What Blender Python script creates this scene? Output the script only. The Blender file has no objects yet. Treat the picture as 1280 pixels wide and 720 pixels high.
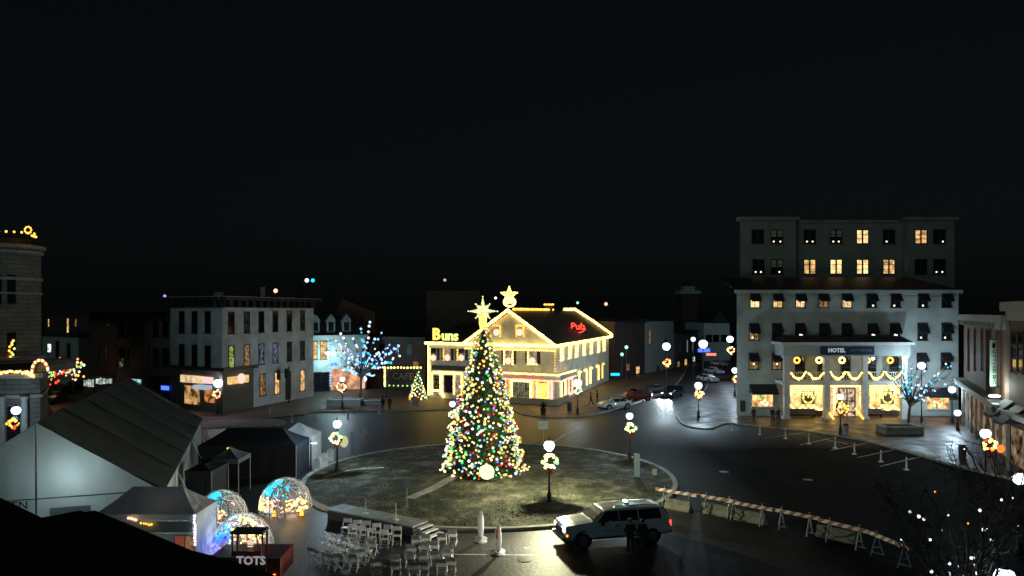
import bpy, bmesh, math, random
from mathutils import Vector, Matrix
random.seed(7)
R = math.radians
SC = bpy.context.scene
COL = SC.collection
# ------------------------------------------------------------------ camera
F, HZ, CH = 920.0, 390.0, 12.3          # focal length (px at 1280), horizon row, camera height
cam_d = bpy.data.cameras.new('camera'); cam = bpy.data.objects.new('camera', cam_d); COL.objects.link(cam)
cam.location = (0, 0, CH); cam.rotation_euler = (R(90), 0, 0)
cam_d.sensor_width = 36; cam_d.lens = F/1280*36; cam_d.shift_y = (HZ-360)/1280
cam_d.clip_start = .5; cam_d.clip_end = 3000
SC.camera = cam
# ------------------------------------------------------------------ world, sky glow, exposure
EL, AZ = R(16), R(208)
w = bpy.data.worlds.new('World'); SC.world = w; w.use_nodes = True
nt = w.node_tree; bg = nt.nodes['Background']
sky = nt.nodes.new('ShaderNodeTexSky'); sky.sky_type = 'NISHITA'; sky.sun_disc = False
sky.sun_elevation = EL; sky.sun_rotation = AZ; sky.dust_density = 3; sky.air_density = .6
hsv = nt.nodes.new('ShaderNodeHueSaturation'); hsv.inputs['Saturation'].default_value = .35
nt.links.new(sky.outputs[0], hsv.inputs['Color']); air = nt.nodes.new('ShaderNodeMix'); air.data_type = 'RGBA'; air.blend_type = 'ADD'; air.inputs['Factor'].default_value = 1
air.inputs[7].default_value = (1.9, 3.0, 3.1, 1)     # faint town glow over the whole night sky
nt.links.new(hsv.outputs[0], air.inputs[6]); nt.links.new(air.outputs[2], bg.inputs['Color'])
bg.inputs['Strength'].default_value = .00055
sun_d = bpy.data.lights.new('town_glow', 'SUN'); sun_d.energy = .135; sun_d.angle = R(40); sun_d.color = (.55, .95, 1)
sun = bpy.data.objects.new('town_glow', sun_d); COL.objects.link(sun)
sun.rotation_euler = (R(74), 0, R(-28))
vs = SC.view_settings; vs.view_transform = 'Standard'; vs.look = 'None'; vs.exposure = 0; vs.gamma = 1
cy = SC.cycles; cy.use_denoising = True; cy.max_bounces = 5; cy.diffuse_bounces = 2; cy.glossy_bounces = 2
cy.transparent_max_bounces = 10; cy.caustics_reflective = False; cy.caustics_refractive = False
cy.sample_clamp_indirect = 3; cy.use_light_tree = True
SC.render.engine = 'CYCLES'

# ------------------------------------------------------------------ pixel -> world
def G(px, py, z=0.):
    Y = F*(CH-z)/(py-HZ); return Vector(((px-640)/F*Y, Y, z))
def XA(px, Y): return (px-640)/F*Y
def ZA(py, Y): return CH+(HZ-py)/F*Y
def P3(px, py, Y): return Vector((XA(px, Y), Y, ZA(py, Y)))

# ------------------------------------------------------------------ materials
MATS = {}
def mat(name, col=(.5,.5,.5), rough=.6, metal=0, noise=.15, scale=3., bump=0., bscale=40., spec=None, coat=0):
    if name in MATS: return MATS[name]
    m = bpy.data.materials.new(name); m.use_nodes = True; n = m.node_tree; b = n.nodes['Principled BSDF']
    b.inputs['Roughness'].default_value = rough; b.inputs['Metallic'].default_value = metal
    if spec is not None: b.inputs['Specular IOR Level'].default_value = spec
    if coat: b.inputs['Coat Weight'].default_value = coat
    tc = n.nodes.new('ShaderNodeTexCoord')
    if noise:
        t = n.nodes.new('ShaderNodeTexNoise'); t.inputs['Scale'].default_value = scale; t.inputs['Detail'].default_value = 6
        n.links.new(tc.outputs['Object'], t.inputs['Vector'])
        r = n.nodes.new('ShaderNodeValToRGB')
        r.color_ramp.elements[0].position = .3; r.color_ramp.elements[1].position = .72
        r.color_ramp.elements[0].color = tuple(c*(1-noise*1.3) for c in col)+(1,)
        r.color_ramp.elements[1].color = tuple(min(1, c*(1+noise)) for c in col)+(1,)
        n.links.new(t.outputs['Fac'], r.inputs[0]); n.links.new(r.outputs[0], b.inputs['Base Color'])
    else: b.inputs['Base Color'].default_value = tuple(col)+(1,)
    if bump:
        t2 = n.nodes.new('ShaderNodeTexNoise'); t2.inputs['Scale'].default_value = bscale; t2.inputs['Detail'].default_value = 4
        n.links.new(tc.outputs['Object'], t2.inputs['Vector'])
        bp = n.nodes.new('ShaderNodeBump'); bp.inputs['Strength'].default_value = bump; bp.inputs['Distance'].default_value = .05
        n.links.new(t2.outputs['Fac'], bp.inputs['Height']); n.links.new(bp.outputs[0], b.inputs['Normal'])
    MATS[name] = m; return m
def brick(name, c1, c2, mortar, scale=1., rough=.75, floor=False, wet=0):
    if name in MATS: return MATS[name]
    m = bpy.data.materials.new(name); m.use_nodes = True; n = m.node_tree; b = n.nodes['Principled BSDF']
    tc = n.nodes.new('ShaderNodeTexCoord'); sx = n.nodes.new('ShaderNodeSeparateXYZ'); cx = n.nodes.new('ShaderNodeCombineXYZ')
    n.links.new(tc.outputs['Object'], sx.inputs[0])
    if floor:
        n.links.new(sx.outputs[0], cx.inputs[0]); n.links.new(sx.outputs[1], cx.inputs[1])
    else:
        ad = n.nodes.new('ShaderNodeMath'); ad.operation = 'ADD'
        n.links.new(sx.outputs[0], ad.inputs[0]); n.links.new(sx.outputs[1], ad.inputs[1])
        n.links.new(ad.outputs[0], cx.inputs[0]); n.links.new(sx.outputs[2], cx.inputs[1])
    t = n.nodes.new('ShaderNodeTexBrick'); n.links.new(cx.outputs[0], t.inputs['Vector'])
    t.inputs['Color1'].default_value = (*c1, 1); t.inputs['Color2'].default_value = (*c2, 1); t.inputs['Mortar'].default_value = (*mortar, 1)
    t.inputs['Scale'].default_value = scale; t.inputs['Mortar Size'].default_value = .012
    t.inputs['Brick Width'].default_value = .5 if floor else .42; t.inputs['Row Height'].default_value = .25 if floor else .14
    ns = n.nodes.new('ShaderNodeTexNoise'); ns.inputs['Scale'].default_value = .7; ns.inputs['Detail'].default_value = 5
    n.links.new(tc.outputs['Object'], ns.inputs['Vector'])
    mx = n.nodes.new('ShaderNodeMix'); mx.data_type = 'RGBA'; mx.blend_type = 'MULTIPLY'; mx.inputs['Factor'].default_value = .7
    n.links.new(t.outputs['Color'], mx.inputs[6]); n.links.new(ns.outputs['Fac'], mx.inputs[7])
    n.links.new(mx.outputs[2], b.inputs['Base Color'])
    if wet:
        rr = n.nodes.new('ShaderNodeMapRange'); rr.inputs[1].default_value = .35; rr.inputs[2].default_value = .65
        rr.inputs[3].default_value = rough-wet; rr.inputs[4].default_value = rough
        n.links.new(ns.outputs['Fac'], rr.inputs[0]); n.links.new(rr.outputs[0], b.inputs['Roughness'])
    else: b.inputs['Roughness'].default_value = rough
    MATS[name] = m; return m
def emis(name, col=(1,1,1), s=1, ns=0, nscale=3.):
    if name in MATS: return MATS[name]
    m = bpy.data.materials.new(name); m.use_nodes = True; n = m.node_tree
    for x in list(n.nodes):
        if x.type == 'BSDF_PRINCIPLED': n.nodes.remove(x)
    e = n.nodes.new('ShaderNodeEmission'); e.inputs['Color'].default_value = (*col, 1); e.inputs['Strength'].default_value = s
    if ns:   # an interior seen through glass: uneven furniture, curtains and lamps
        tc = n.nodes.new('ShaderNodeTexCoord'); t = n.nodes.new('ShaderNodeTexNoise'); t.inputs['Scale'].default_value = nscale; t.inputs['Detail'].default_value = 3
        n.links.new(tc.outputs['Object'], t.inputs['Vector'])
        mr = n.nodes.new('ShaderNodeMapRange'); mr.inputs[1].default_value = .35; mr.inputs[2].default_value = .65
        mr.inputs[3].default_value = s*(1-ns); mr.inputs[4].default_value = s*(1+ns)
        n.links.new(t.outputs['Fac'], mr.inputs[0]); n.links.new(mr.outputs[0], e.inputs['Strength'])
    n.links.new(e.outputs[0], n.nodes['Material Output'].inputs[0])
    MATS[name] = m; return m
def globe_mat(name, col, s):
    m = emis(name, col, s)
    n = m.node_tree
    if 'Add Shader' not in n.nodes:
        a = n.nodes.new('ShaderNodeAddShader'); t = n.nodes.new('ShaderNodeBsdfTransparent')
        e = [x for x in n.nodes if x.type == 'EMISSION'][0]
        n.links.new(e.outputs[0], a.inputs[0]); n.links.new(t.outputs[0], a.inputs[1])
        n.links.new(a.outputs[0], n.nodes['Material Output'].inputs[0])
        m.cycles.emission_sampling = 'NONE'
    return m
def asphalt():
    m = bpy.data.materials.new('wet_asphalt'); m.use_nodes = True; n = m.node_tree; b = n.nodes['Principled BSDF']
    tc = n.nodes.new('ShaderNodeTexCoord')
    def noise(sc, det, st=None):
        t = n.nodes.new('ShaderNodeTexNoise'); t.inputs['Scale'].default_value = sc; t.inputs['Detail'].default_value = det
        if st:
            mp = n.nodes.new('ShaderNodeMapping'); mp.inputs['Scale'].default_value = st; n.links.new(tc.outputs['Object'], mp.inputs[0]); n.links.new(mp.outputs[0], t.inputs['Vector'])
        else: n.links.new(tc.outputs['Object'], t.inputs['Vector'])
        return t
    a = noise(.12, 6); r = n.nodes.new('ShaderNodeValToRGB')
    r.color_ramp.elements[0].position = .35; r.color_ramp.elements[0].color = (.01,.0115,.013,1)
    r.color_ramp.elements[1].position = .7; r.color_ramp.elements[1].color = (.03,.03,.031,1)
    g = noise(30, 3); mx = n.nodes.new('ShaderNodeMix'); mx.data_type = 'RGBA'; mx.blend_type = 'MULTIPLY'; mx.inputs['Factor'].default_value = .6
    n.links.new(a.outputs['Fac'], r.inputs[0]); n.links.new(r.outputs[0], mx.inputs[6]); n.links.new(g.outputs['Fac'], mx.inputs[7])
    vo = n.nodes.new('ShaderNodeTexVoronoi'); vo.feature = 'DISTANCE_TO_EDGE'; vo.inputs['Scale'].default_value = .28
    wn = noise(.8, 4); wa = n.nodes.new('ShaderNodeMix'); wa.data_type = 'RGBA'; wa.inputs['Factor'].default_value = .12
    n.links.new(tc.outputs['Object'], wa.inputs[6]); n.links.new(wn.outputs['Color'], wa.inputs[7]); n.links.new(wa.outputs[2], vo.inputs['Vector'])
    cr = n.nodes.new('ShaderNodeMapRange'); cr.inputs[1].default_value = .0; cr.inputs[2].default_value = .012; cr.inputs[3].default_value = .3; cr.inputs[4].default_value = 1
    n.links.new(vo.outputs['Distance'], cr.inputs[0])
    vp = n.nodes.new('ShaderNodeTexVoronoi'); vp.distance = 'CHEBYCHEV'; vp.inputs['Scale'].default_value = .11; n.links.new(tc.outputs['Object'], vp.inputs['Vector'])
    sp_ = n.nodes.new('ShaderNodeSeparateColor'); n.links.new(vp.outputs['Color'], sp_.inputs[0])
    pr = n.nodes.new('ShaderNodeMapRange'); pr.inputs[3].default_value = .6; pr.inputs[4].default_value = 1.35; n.links.new(sp_.outputs[0], pr.inputs[0])
    pm = n.nodes.new('ShaderNodeMath'); pm.operation = 'MULTIPLY'; n.links.new(cr.outputs[0], pm.inputs[0]); n.links.new(pr.outputs[0], pm.inputs[1])
    fin = n.nodes.new('ShaderNodeVectorMath'); fin.operation = 'SCALE'; n.links.new(mx.outputs[2], fin.inputs[0]); n.links.new(pm.outputs[0], fin.inputs['Scale'])
    n.links.new(fin.outputs[0], b.inputs['Base Color'])
    p = noise(.55, 7, (1, .8, 1)); p.inputs['Roughness'].default_value = .62; p.inputs['Distortion'].default_value = .6; mr = n.nodes.new('ShaderNodeMapRange'); mr.inputs[1].default_value = .47; mr.inputs[2].default_value = .54
    mr.inputs[3].default_value = .09; mr.inputs[4].default_value = .5
    sx = n.nodes.new('ShaderNodeSeparateXYZ'); n.links.new(tc.outputs['Object'], sx.inputs[0])   # rougher and less reflective towards the right front
    dr = n.nodes.new('ShaderNodeMapRange'); dr.inputs[1].default_value = 6; dr.inputs[2].default_value = 17; n.links.new(sx.outputs[0], dr.inputs[0])
    dy = n.nodes.new('ShaderNodeMapRange'); dy.inputs[1].default_value = 82; dy.inputs[2].default_value = 66; n.links.new(sx.outputs[1], dy.inputs[0])
    dm_ = n.nodes.new('ShaderNodeMath'); dm_.operation = 'MULTIPLY'; n.links.new(dr.outputs[0], dm_.inputs[0]); n.links.new(dy.outputs[0], dm_.inputs[1])
    rm = n.nodes.new('ShaderNodeMix'); n.links.new(dm_.outputs[0], rm.inputs[0]); n.links.new(mr.outputs[0], rm.inputs[2]); rm.inputs[3].default_value = .85
    n.links.new(mr.outputs[0], rm.inputs[2]); n.links.new(rm.outputs[0], b.inputs['Roughness'])
    sm = n.nodes.new('ShaderNodeMapRange'); sm.inputs[3].default_value = .75; sm.inputs[4].default_value = .02; n.links.new(dm_.outputs[0], sm.inputs[0]); n.links.new(sm.outputs[0], b.inputs['Specular IOR Level'])
    h = noise(5, 8); bp = n.nodes.new('ShaderNodeBump'); bp.inputs['Strength'].default_value = .6; bp.inputs['Distance'].default_value = .035
    n.links.new(h.outputs['Fac'], bp.inputs['Height']); n.links.new(bp.outputs[0], b.inputs['Normal'])
    bs = n.nodes.new('ShaderNodeMapRange'); bs.inputs[1].default_value = .09; bs.inputs[2].default_value = .5; bs.inputs[3].default_value = .04; bs.inputs[4].default_value = .75
    n.links.new(mr.outputs[0], bs.inputs[0]); n.links.new(bs.outputs[0], bp.inputs['Strength'])
    return m
def turf():
    m = bpy.data.materials.new('winter_turf'); m.use_nodes = True; n = m.node_tree; b = n.nodes['Principled BSDF']
    tc = n.nodes.new('ShaderNodeTexCoord')
    t = n.nodes.new('ShaderNodeTexNoise'); t.inputs['Scale'].default_value = .8; t.inputs['Detail'].default_value = 10; t.inputs['Roughness'].default_value = .68
    n.links.new(tc.outputs['Object'], t.inputs['Vector'])
    r = n.nodes.new('ShaderNodeValToRGB'); e = r.color_ramp.elements
    e[0].position = .4; e[0].color = (.018,.024,.012,1); e[1].position = .64; e[1].color = (.19,.165,.115,1)
    k = e.new(.5); k.color = (.05,.052,.03,1)
    n.links.new(t.outputs['Fac'], r.inputs[0]); n.links.new(r.outputs[0], b.inputs['Base Color'])
    b.inputs['Roughness'].default_value = .85
    h = n.nodes.new('ShaderNodeTexNoise'); h.inputs['Scale'].default_value = 6; h.inputs['Detail'].default_value = 6
    n.links.new(tc.outputs['Object'], h.inputs['Vector'])
    bp = n.nodes.new('ShaderNodeBump'); bp.inputs['Strength'].default_value = .9; bp.inputs['Distance'].default_value = .12
    n.links.new(h.outputs['Fac'], bp.inputs['Height']); n.links.new(bp.outputs[0], b.inputs['Normal'])
    return m
def sheet_cover(name, col, trans, alpha):    # thin vinyl or canvas that lets light through
    if name in MATS: return MATS[name]
    m = bpy.data.materials.new(name); m.use_nodes = True; n = m.node_tree; b = n.nodes['Principled BSDF']
    b.inputs['Base Color'].default_value = (*col, 1); b.inputs['Roughness'].default_value = .45
    tc = n.nodes.new('ShaderNodeTexCoord'); t_ = n.nodes.new('ShaderNodeTexNoise'); t_.inputs['Scale'].default_value = .9; t_.inputs['Detail'].default_value = 5; t_.inputs['Distortion'].default_value = 1.2
    n.links.new(tc.outputs['Object'], t_.inputs['Vector']); bp = n.nodes.new('ShaderNodeBump'); bp.inputs['Strength'].default_value = .8; bp.inputs['Distance'].default_value = .25
    n.links.new(t_.outputs['Fac'], bp.inputs['Height']); n.links.new(bp.outputs[0], b.inputs['Normal'])
    tl = n.nodes.new('ShaderNodeBsdfTranslucent'); tl.inputs['Color'].default_value = (*col, 1)
    m1 = n.nodes.new('ShaderNodeMixShader'); m1.inputs[0].default_value = trans
    n.links.new(b.outputs[0], m1.inputs[1]); n.links.new(tl.outputs[0], m1.inputs[2])
    tr = n.nodes.new('ShaderNodeBsdfTransparent'); m2 = n.nodes.new('ShaderNodeMixShader'); m2.inputs[0].default_value = alpha
    n.links.new(m1.outputs[0], m2.inputs[1]); n.links.new(tr.outputs[0], m2.inputs[2])
    n.links.new(m2.outputs[0], n.nodes['Material Output'].inputs[0])
    MATS[name] = m; return m

M_asph = asphalt(); M_turf = turf()
M_kerb = mat('kerb_concrete', (.36,.35,.32), .7, noise=.25, scale=2, bump=.3)
M_conc = mat('concrete', (.38,.38,.35), .8, noise=.3, scale=1.5, bump=.4)
M_paver = brick('brick_paving', (.2,.12,.09), (.16,.1,.08), (.14,.13,.12), 3., .7, True, .2)
M_paint = mat('road_paint', (.55,.55,.52), .5, noise=.3, scale=2)
M_black = mat('black_metal', (.015,.015,.017), .4, noise=0)
M_dark = mat('dark_trim', (.03,.03,.032), .5, noise=.2)
M_glass = mat('dark_glass', (.01,.012,.015), .08, noise=0, spec=.8)
M_white = mat('white_paint', (.62,.62,.6), .5, noise=.12)
M_chair = mat('white_plastic', (.82,.82,.8), .4, noise=.08)
M_stucco = mat('pale_stucco', (.62,.66,.66), .85, noise=.22, scale=.6, bump=.4)
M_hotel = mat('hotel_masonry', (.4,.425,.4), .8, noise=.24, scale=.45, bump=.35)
M_slate = mat('slate_roof', (.03,.03,.032), .6, noise=.35, scale=1.5, bump=.4, bscale=8)
M_clap = mat('grey_clapboard', (.74,.71,.6), .7, noise=.2, scale=1.)
M_brick = brick('red_brick', (.22,.1,.065), (.16,.075,.05), (.2,.17,.15), 1.)
M_brick2 = brick('brown_brick', (.12,.06,.045), (.09,.05,.04), (.1,.08,.07), 1.)
M_stone = brick('grey_stone', (.3,.31,.29), (.24,.25,.24), (.14,.14,.13), .32, .8)
M_wood = mat('weathered_wood', (.12,.1,.08), .8, noise=.3, scale=5)
M_tree = mat('bare_bark', (.07,.06,.05), .85, noise=.3, scale=6, bump=.5)
M_tyre = mat('tyre_rubber', (.02,.02,.02), .8, noise=0)
M_rim = mat('wheel_alloy', (.35,.35,.36), .35, metal=.8, noise=0)
M_skin = mat('skin', (.42,.26,.19), .6, noise=0)

WARM = emis('warm_bulb', (1, .7, .17), 4.7)
GOLD = emis('gold_bulb', (1, .48, .07), 2.6)
PINK = emis('rosy_bulb', (1, .5, .33), 1.9)
WHITE = emis('white_bulb', (1, .9, .85), 2)
BLUEW = emis('cool_bulb', (.32, .55, 1), 1.9)
CYAN = emis('cyan_bulb', (.02, .6, 1), 1.7)
BLUE = emis('blue_bulb', (.05, .12, 1), 2.6)
VIOL = emis('violet_bulb', (.5, .22, 1), 1.8)
RED = emis('red_bulb', (1, .06, .03), 2.2)
GREEN = emis('green_bulb', (.1, .9, .25), 1.6)
AMBER = emis('amber_bulb', (1, .36, .04), 2.6)
LGREEN = emis('lime_bulb', (.6, 1, .25), 1.4)
G_COOL = globe_mat('cool_lamp_globe', (.74, .87, 1), 1.35)
G_WARM = globe_mat('pale_lamp_globe', (1, .98, .86), 1.4)

# ------------------------------------------------------------------ mesh builder
class MB:
    def __init__(s): s.v = []; s.f = []; s.mi = []; s.k = 0
    def add(s, vs, fs, mi=None):
        o = len(s.v); s.v += [Vector(p) for p in vs]; s.f += [tuple(i+o for i in f) for f in fs]; s.mi += [s.k if mi is None else mi]*len(fs)
    def hexa(s, b, t):      # bottom quad, top quad (4 points each)
        s.add(list(b)+list(t), [(3,2,1,0),(4,5,6,7),(0,1,5,4),(1,2,6,5),(2,3,7,6),(3,0,4,7)])
    def box(s, c, d, rz=0):
        x, y, z = [k/2 for k in d]; m = Matrix.Rotation(rz, 3, 'Z'); c = Vector(c)
        q = lambda zz: [c+m@Vector(p) for p in ((-x,-y,zz),(x,-y,zz),(x,y,zz),(-x,y,zz))]
        s.hexa(q(-z), q(z))
    def prism(s, poly, z0, z1):
        n = len(poly); a = sum(poly[i][0]*poly[(i+1)%n][1]-poly[(i+1)%n][0]*poly[i][1] for i in range(n))
        if a < 0: poly = poly[::-1]
        vs = [(p[0],p[1],z0) for p in poly]+[(p[0],p[1],z1) for p in poly]
        s.add(vs, [tuple(range(n))[::-1], tuple(range(n, 2*n))]+[(i,(i+1)%n,(i+1)%n+n,i+n) for i in range(n)])
    def extr(s, pts, vec):  # 3D polygon extruded along vec
        n = len(pts); vec = Vector(vec); pts = [Vector(p) for p in pts]
        s.add(pts+[p+vec for p in pts], [tuple(range(n))[::-1], tuple(range(n, 2*n))]+[(i,(i+1)%n,(i+1)%n+n,i+n) for i in range(n)])
    def tube(s, pts, r, seg=8, closed=False):
        pts = [Vector(p) for p in pts]; n = len(pts); rs = r if isinstance(r, (list, tuple)) else [r]*n
        rings = []
        for i, p in enumerate(pts):
            if closed: d = pts[(i+1)%n]-pts[i-1]
            else: d = pts[min(i+1, n-1)]-pts[max(i-1, 0)]
            d = d.normalized() if d.length else Vector((0,0,1))
            u = d.cross(Vector((0,0,1)));
            if u.length < 1e-3: u = Vector((1,0,0))
            u.normalize(); v = d.cross(u)
            rings.append([p+(u*math.cos(2*math.pi*k/seg)+v*math.sin(2*math.pi*k/seg))*rs[i] for k in range(seg)])
        vs = [q for g in rings for q in g]; fs = []
        for i in range(n if closed else n-1):
            a = i*seg; b = ((i+1)%n)*seg
            fs += [(a+k, a+(k+1)%seg, b+(k+1)%seg, b+k) for k in range(seg)]
        if not closed: fs += [tuple(range(seg)), tuple(range((n-1)*seg, n*seg))[::-1]]
        s.add(vs, fs)
    def ball(s, c, r, seg=10, ring=6, sc=(1,1,1)):
        c = Vector(c); vs = [c+Vector((0,0,-r*sc[2]))]
        for i in range(1, ring):
            a = -math.pi/2+math.pi*i/ring
            vs += [c+Vector((math.cos(a)*math.cos(2*math.pi*k/seg)*r*sc[0], math.cos(a)*math.sin(2*math.pi*k/seg)*r*sc[1], math.sin(a)*r*sc[2])) for k in range(seg)]
        vs.append(c+Vector((0,0,r*sc[2]))); fs = [(0, 1+(k+1)%seg, 1+k) for k in range(seg)]
        for i in range(ring-2):
            a = 1+i*seg; b = a+seg; fs += [(a+k, a+(k+1)%seg, b+(k+1)%seg, b+k) for k in range(seg)]
        l = len(vs)-1; a = 1+(ring-2)*seg; fs += [(a+k, a+(k+1)%seg, l) for k in range(seg)]
        s.add(vs, fs)
    def bulb(s, c, r): s.ball(c, r, 6, 4)
    def lathe(s, c, prof, seg=14):  # prof = (r, z)
        c = Vector(c); n = len(prof)
        vs = [c+Vector((r*math.cos(2*math.pi*k/seg), r*math.sin(2*math.pi*k/seg), z)) for r, z in prof for k in range(seg)]
        fs = [(i*seg+k, i*seg+(k+1)%seg, (i+1)*seg+(k+1)%seg, (i+1)*seg+k) for i in range(n-1) for k in range(seg)]
        fs += [tuple(range(seg))[::-1], tuple(range((n-1)*seg, n*seg))]
        s.add(vs, fs)
    def build(s, name, mats, parent=None, smooth=False, label=None):
        mats = mats if isinstance(mats, (list, tuple)) else [mats]
        off = Vector((0,0,0)); p = parent
        while p is not None: off += p.location; p = p.parent
        me = bpy.data.meshes.new(name); me.from_pydata([tuple(q-off) for q in s.v], [], s.f)
        for m in mats: me.materials.append(m)
        if len(mats) > 1: me.polygons.foreach_set('material_index', s.mi)
        if smooth: me.polygons.foreach_set('use_smooth', [True]*len(me.polygons))
        me.update()
        o = bpy.data.objects.new(name, me); COL.objects.link(o)
        if parent: o.parent = parent
        if label: o['label'] = label
        return o
def tag(o, label=None, cat=None, group=None, kind=None):
    if label: o['label'] = label
    if cat: o['category'] = cat
    if group: o['group'] = group
    if kind: o['kind'] = kind
    return o
def thing(name, loc, label, cat, group=None, rz=0):
    o = bpy.data.objects.new(name, None); COL.objects.link(o); o.empty_display_size = .3
    o.location = loc; o.rotation_euler = (0,0,rz); return tag(o, label, cat, group)
def copy_tree(o, parent=None):
    c = o.copy(); COL.objects.link(c); c.parent = parent
    for ch in list(o.children): copy_tree(ch, c)
    return c
def place(proto, used, loc, rz, label, group=None, sc=1):
    o = proto if not used[0] else copy_tree(proto); used[0] = True
    o.location = loc; o.rotation_euler = (0,0,rz); o.scale = (sc,)*3; o['label'] = label
    if group: o['group'] = group
    return o
ORD = ['first','second','third','fourth','fifth','sixth','seventh','eighth','ninth','tenth','eleventh','twelfth']
def text(name, s, size, org, right, up, m, parent, ext=.03, align='CENTER', bold=0, label=None):
    cu = bpy.data.curves.new(name, 'FONT'); cu.body = s; cu.size = size; cu.extrude = ext; cu.align_x = align; cu.align_y = 'CENTER'; cu.offset = bold; cu.resolution_u = 2
    t = bpy.data.objects.new('tmp', cu); COL.objects.link(t); bpy.context.view_layer.update()
    me = bpy.data.meshes.new_from_object(t.evaluated_get(bpy.context.evaluated_depsgraph_get()))
    bpy.data.objects.remove(t); bpy.data.curves.remove(cu)
    right = Vector(right).normalized(); up = Vector(up).normalized(); nn = right.cross(up)
    mx = Matrix((right, up, nn)).transposed(); off = Vector((0,0,0)); p = parent
    while p is not None: off += p.location; p = p.parent
    for v in me.vertices: v.co = mx@v.co+Vector(org)-off
    me.materials.clear(); me.materials.append(m)
    o = bpy.data.objects.new(name, me); COL.objects.link(o)
    if parent: o.parent = parent
    if label: o['label'] = label
    return o
def point(name, loc, power, col, r=.25, parent=None):
    d = bpy.data.lights.new(name, 'POINT'); d.energy = power; d.color = col; d.shadow_soft_size = r
    o = bpy.data.objects.new(name, d); COL.objects.link(o)
    off = Vector((0,0,0)); p = parent
    while p is not None: off += p.location; p = p.parent
    o.location = Vector(loc)-off
    if parent: o.parent = parent
    return o
def lerp(a, b, t): return Vector(a)*(1-t)+Vector(b)*t
def bulb_line(mb, pts, sp, r, jit=.02):
    pts = [Vector(p) for p in pts]
    for a, b in zip(pts, pts[1:]):
        n = max(1, int((b-a).length/sp))
        for i in range(n+1):
            mb.bulb(lerp(a, b, i/n)+Vector([random.uniform(-jit, jit) for _ in range(3)]), r*random.uniform(.85, 1.15))
def string(pts, parent, m=None, sp=.34, r=.12, wire=True, name='light_string'):
    mb = MB(); mb.k = 0; bulb_line(mb, pts, sp, r)
    mb.k = 1; mb.tube(pts, .03, 5)
    return mb.build(name, [m or WARM, M_dark], parent)

# ------------------------------------------------------------------ facade helper
class Wall:
    def __init__(s, a, b):
        s.a = Vector((a[0], a[1], 0)); s.b = Vector((b[0], b[1], 0)); s.d = (s.b-s.a).normalized(); s.L = (s.b-s.a).length
        s.n = Vector((s.d.y, -s.d.x, 0))
        mid = (s.a+s.b)/2
        if s.n.dot(-mid) < 0: s.n = -s.n
    def u(s, px):
        k = (px-640)/F; return (k*s.a.y-s.a.x)/(s.d.x-k*s.d.y)
    def at(s, u, z, off=0): p = s.a+s.d*u+s.n*off; return Vector((p.x, p.y, z))
    def z(s, px, py): return ZA(py, s.at(s.u(px), 0).y)
    def p(s, px, py, off=0): return s.at(s.u(px), s.z(px, py), off)
    def box(s, mb, u0, u1, z0, z1, o0, o1):
        mb.hexa([s.at(u0,z0,o0), s.at(u1,z0,o0), s.at(u1,z0,o1), s.at(u0,z0,o1)], [s.at(u0,z1,o0), s.at(u1,z1,o0), s.at(u1,z1,o1), s.at(u0,z1,o1)])
def window(W, par, px, wd, y0, y1, pane=None, fm=None, shutters=None, cols=1, rows=2, blind=None, uc=None, zz=None):
    u = W.u(px) if uc is None else uc
    z1, z0 = (W.z(px, y0), W.z(px, y1)) if zz is None else zz
    h = wd/2; mb = MB(); t = .09
    W.box(mb, u-h-t, u-h, z0, z1, 0, .07); W.box(mb, u+h, u+h+t, z0, z1, 0, .07)
    W.box(mb, u-h-t, u+h+t, z1, z1+t*1.3, 0, .1)
    for i in range(1, cols): W.box(mb, u-h+wd*i/cols-.03, u-h+wd*i/cols+.03, z0, z1, .012, .05)
    for i in range(1, rows): W.box(mb, u-h, u+h, z0+(z1-z0)*i/rows-.03, z0+(z1-z0)*i/rows+.03, .014, .055)
    o = mb.build('window', fm or M_white, par)
    mb = MB(); W.box(mb, u-h, u+h, z0, z1, -.03, .01); mb.build('pane', pane or M_glass, o)
    mb = MB(); W.box(mb, u-h-.16, u+h+.16, z0-.12, z0, 0, .16); mb.build('sill', fm or M_white, o)
    if shutters:
        for sg in (-1, 1):
            mb = MB(); W.box(mb, u+sg*(h+.12), u+sg*(h+.12+wd*.42), z0, z1, 0, .05); mb.build('shutter', shutters, o)
    if blind:
        mb = MB(); W.box(mb, u-h, u+h, z0+(z1-z0)*.5, z1, .011, .02); mb.build('blind', blind, o)
    return o
# ================================================================== the setting
def st(o): o['kind'] = 'structure'; return o
mb = MB(); mb.add([(-500,-60,0),(500,-60,0),(500,900,0),(-500,900,0)], [(0,1,2,3)]); st(mb.build('ground', M_asph))
def g2(l): return [G(x, y) for x, y in l]
def kerb(pts, close=False, name='kerb', w=.22, z=.15):
    mb = MB(); n = len(pts)
    for i in range(n if close else n-1):
        a, b = Vector(pts[i]), Vector(pts[(i+1)%n]); d = (b-a).normalized(); q = Vector((-d.y, d.x, 0))*w/2
        a = a-d*.0; b = b+d*.0
        mb.hexa([a-q, b-q, b+q, a+q], [v+Vector((0,0,z+.0003*(i%2))) for v in (a-q, b-q, b+q, a+q)])
    return st(mb.build(name, M_kerb))
def smooth(pts, k=6):   # Catmull-Rom
    pts = [Vector(p) for p in pts]; out = []
    for i in range(len(pts)-1):
        p0, p1, p2, p3 = pts[max(i-1,0)], pts[i], pts[i+1], pts[min(i+2,len(pts)-1)]
        for j in range(k):
            t = j/k; out.append(.5*((2*p1)+(-p0+p2)*t+(2*p0-5*p1+4*p2-p3)*t*t+(-p0+3*p1-3*p2+p3)*t**3))
    return out+[pts[-1]]
KP = smooth(g2([(380,519),(400,516),(560,513),(630,511),(655,519),(690,523),(735,520),(765,513),(810,499),(842,484),(858,462),(868,440)]))
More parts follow.
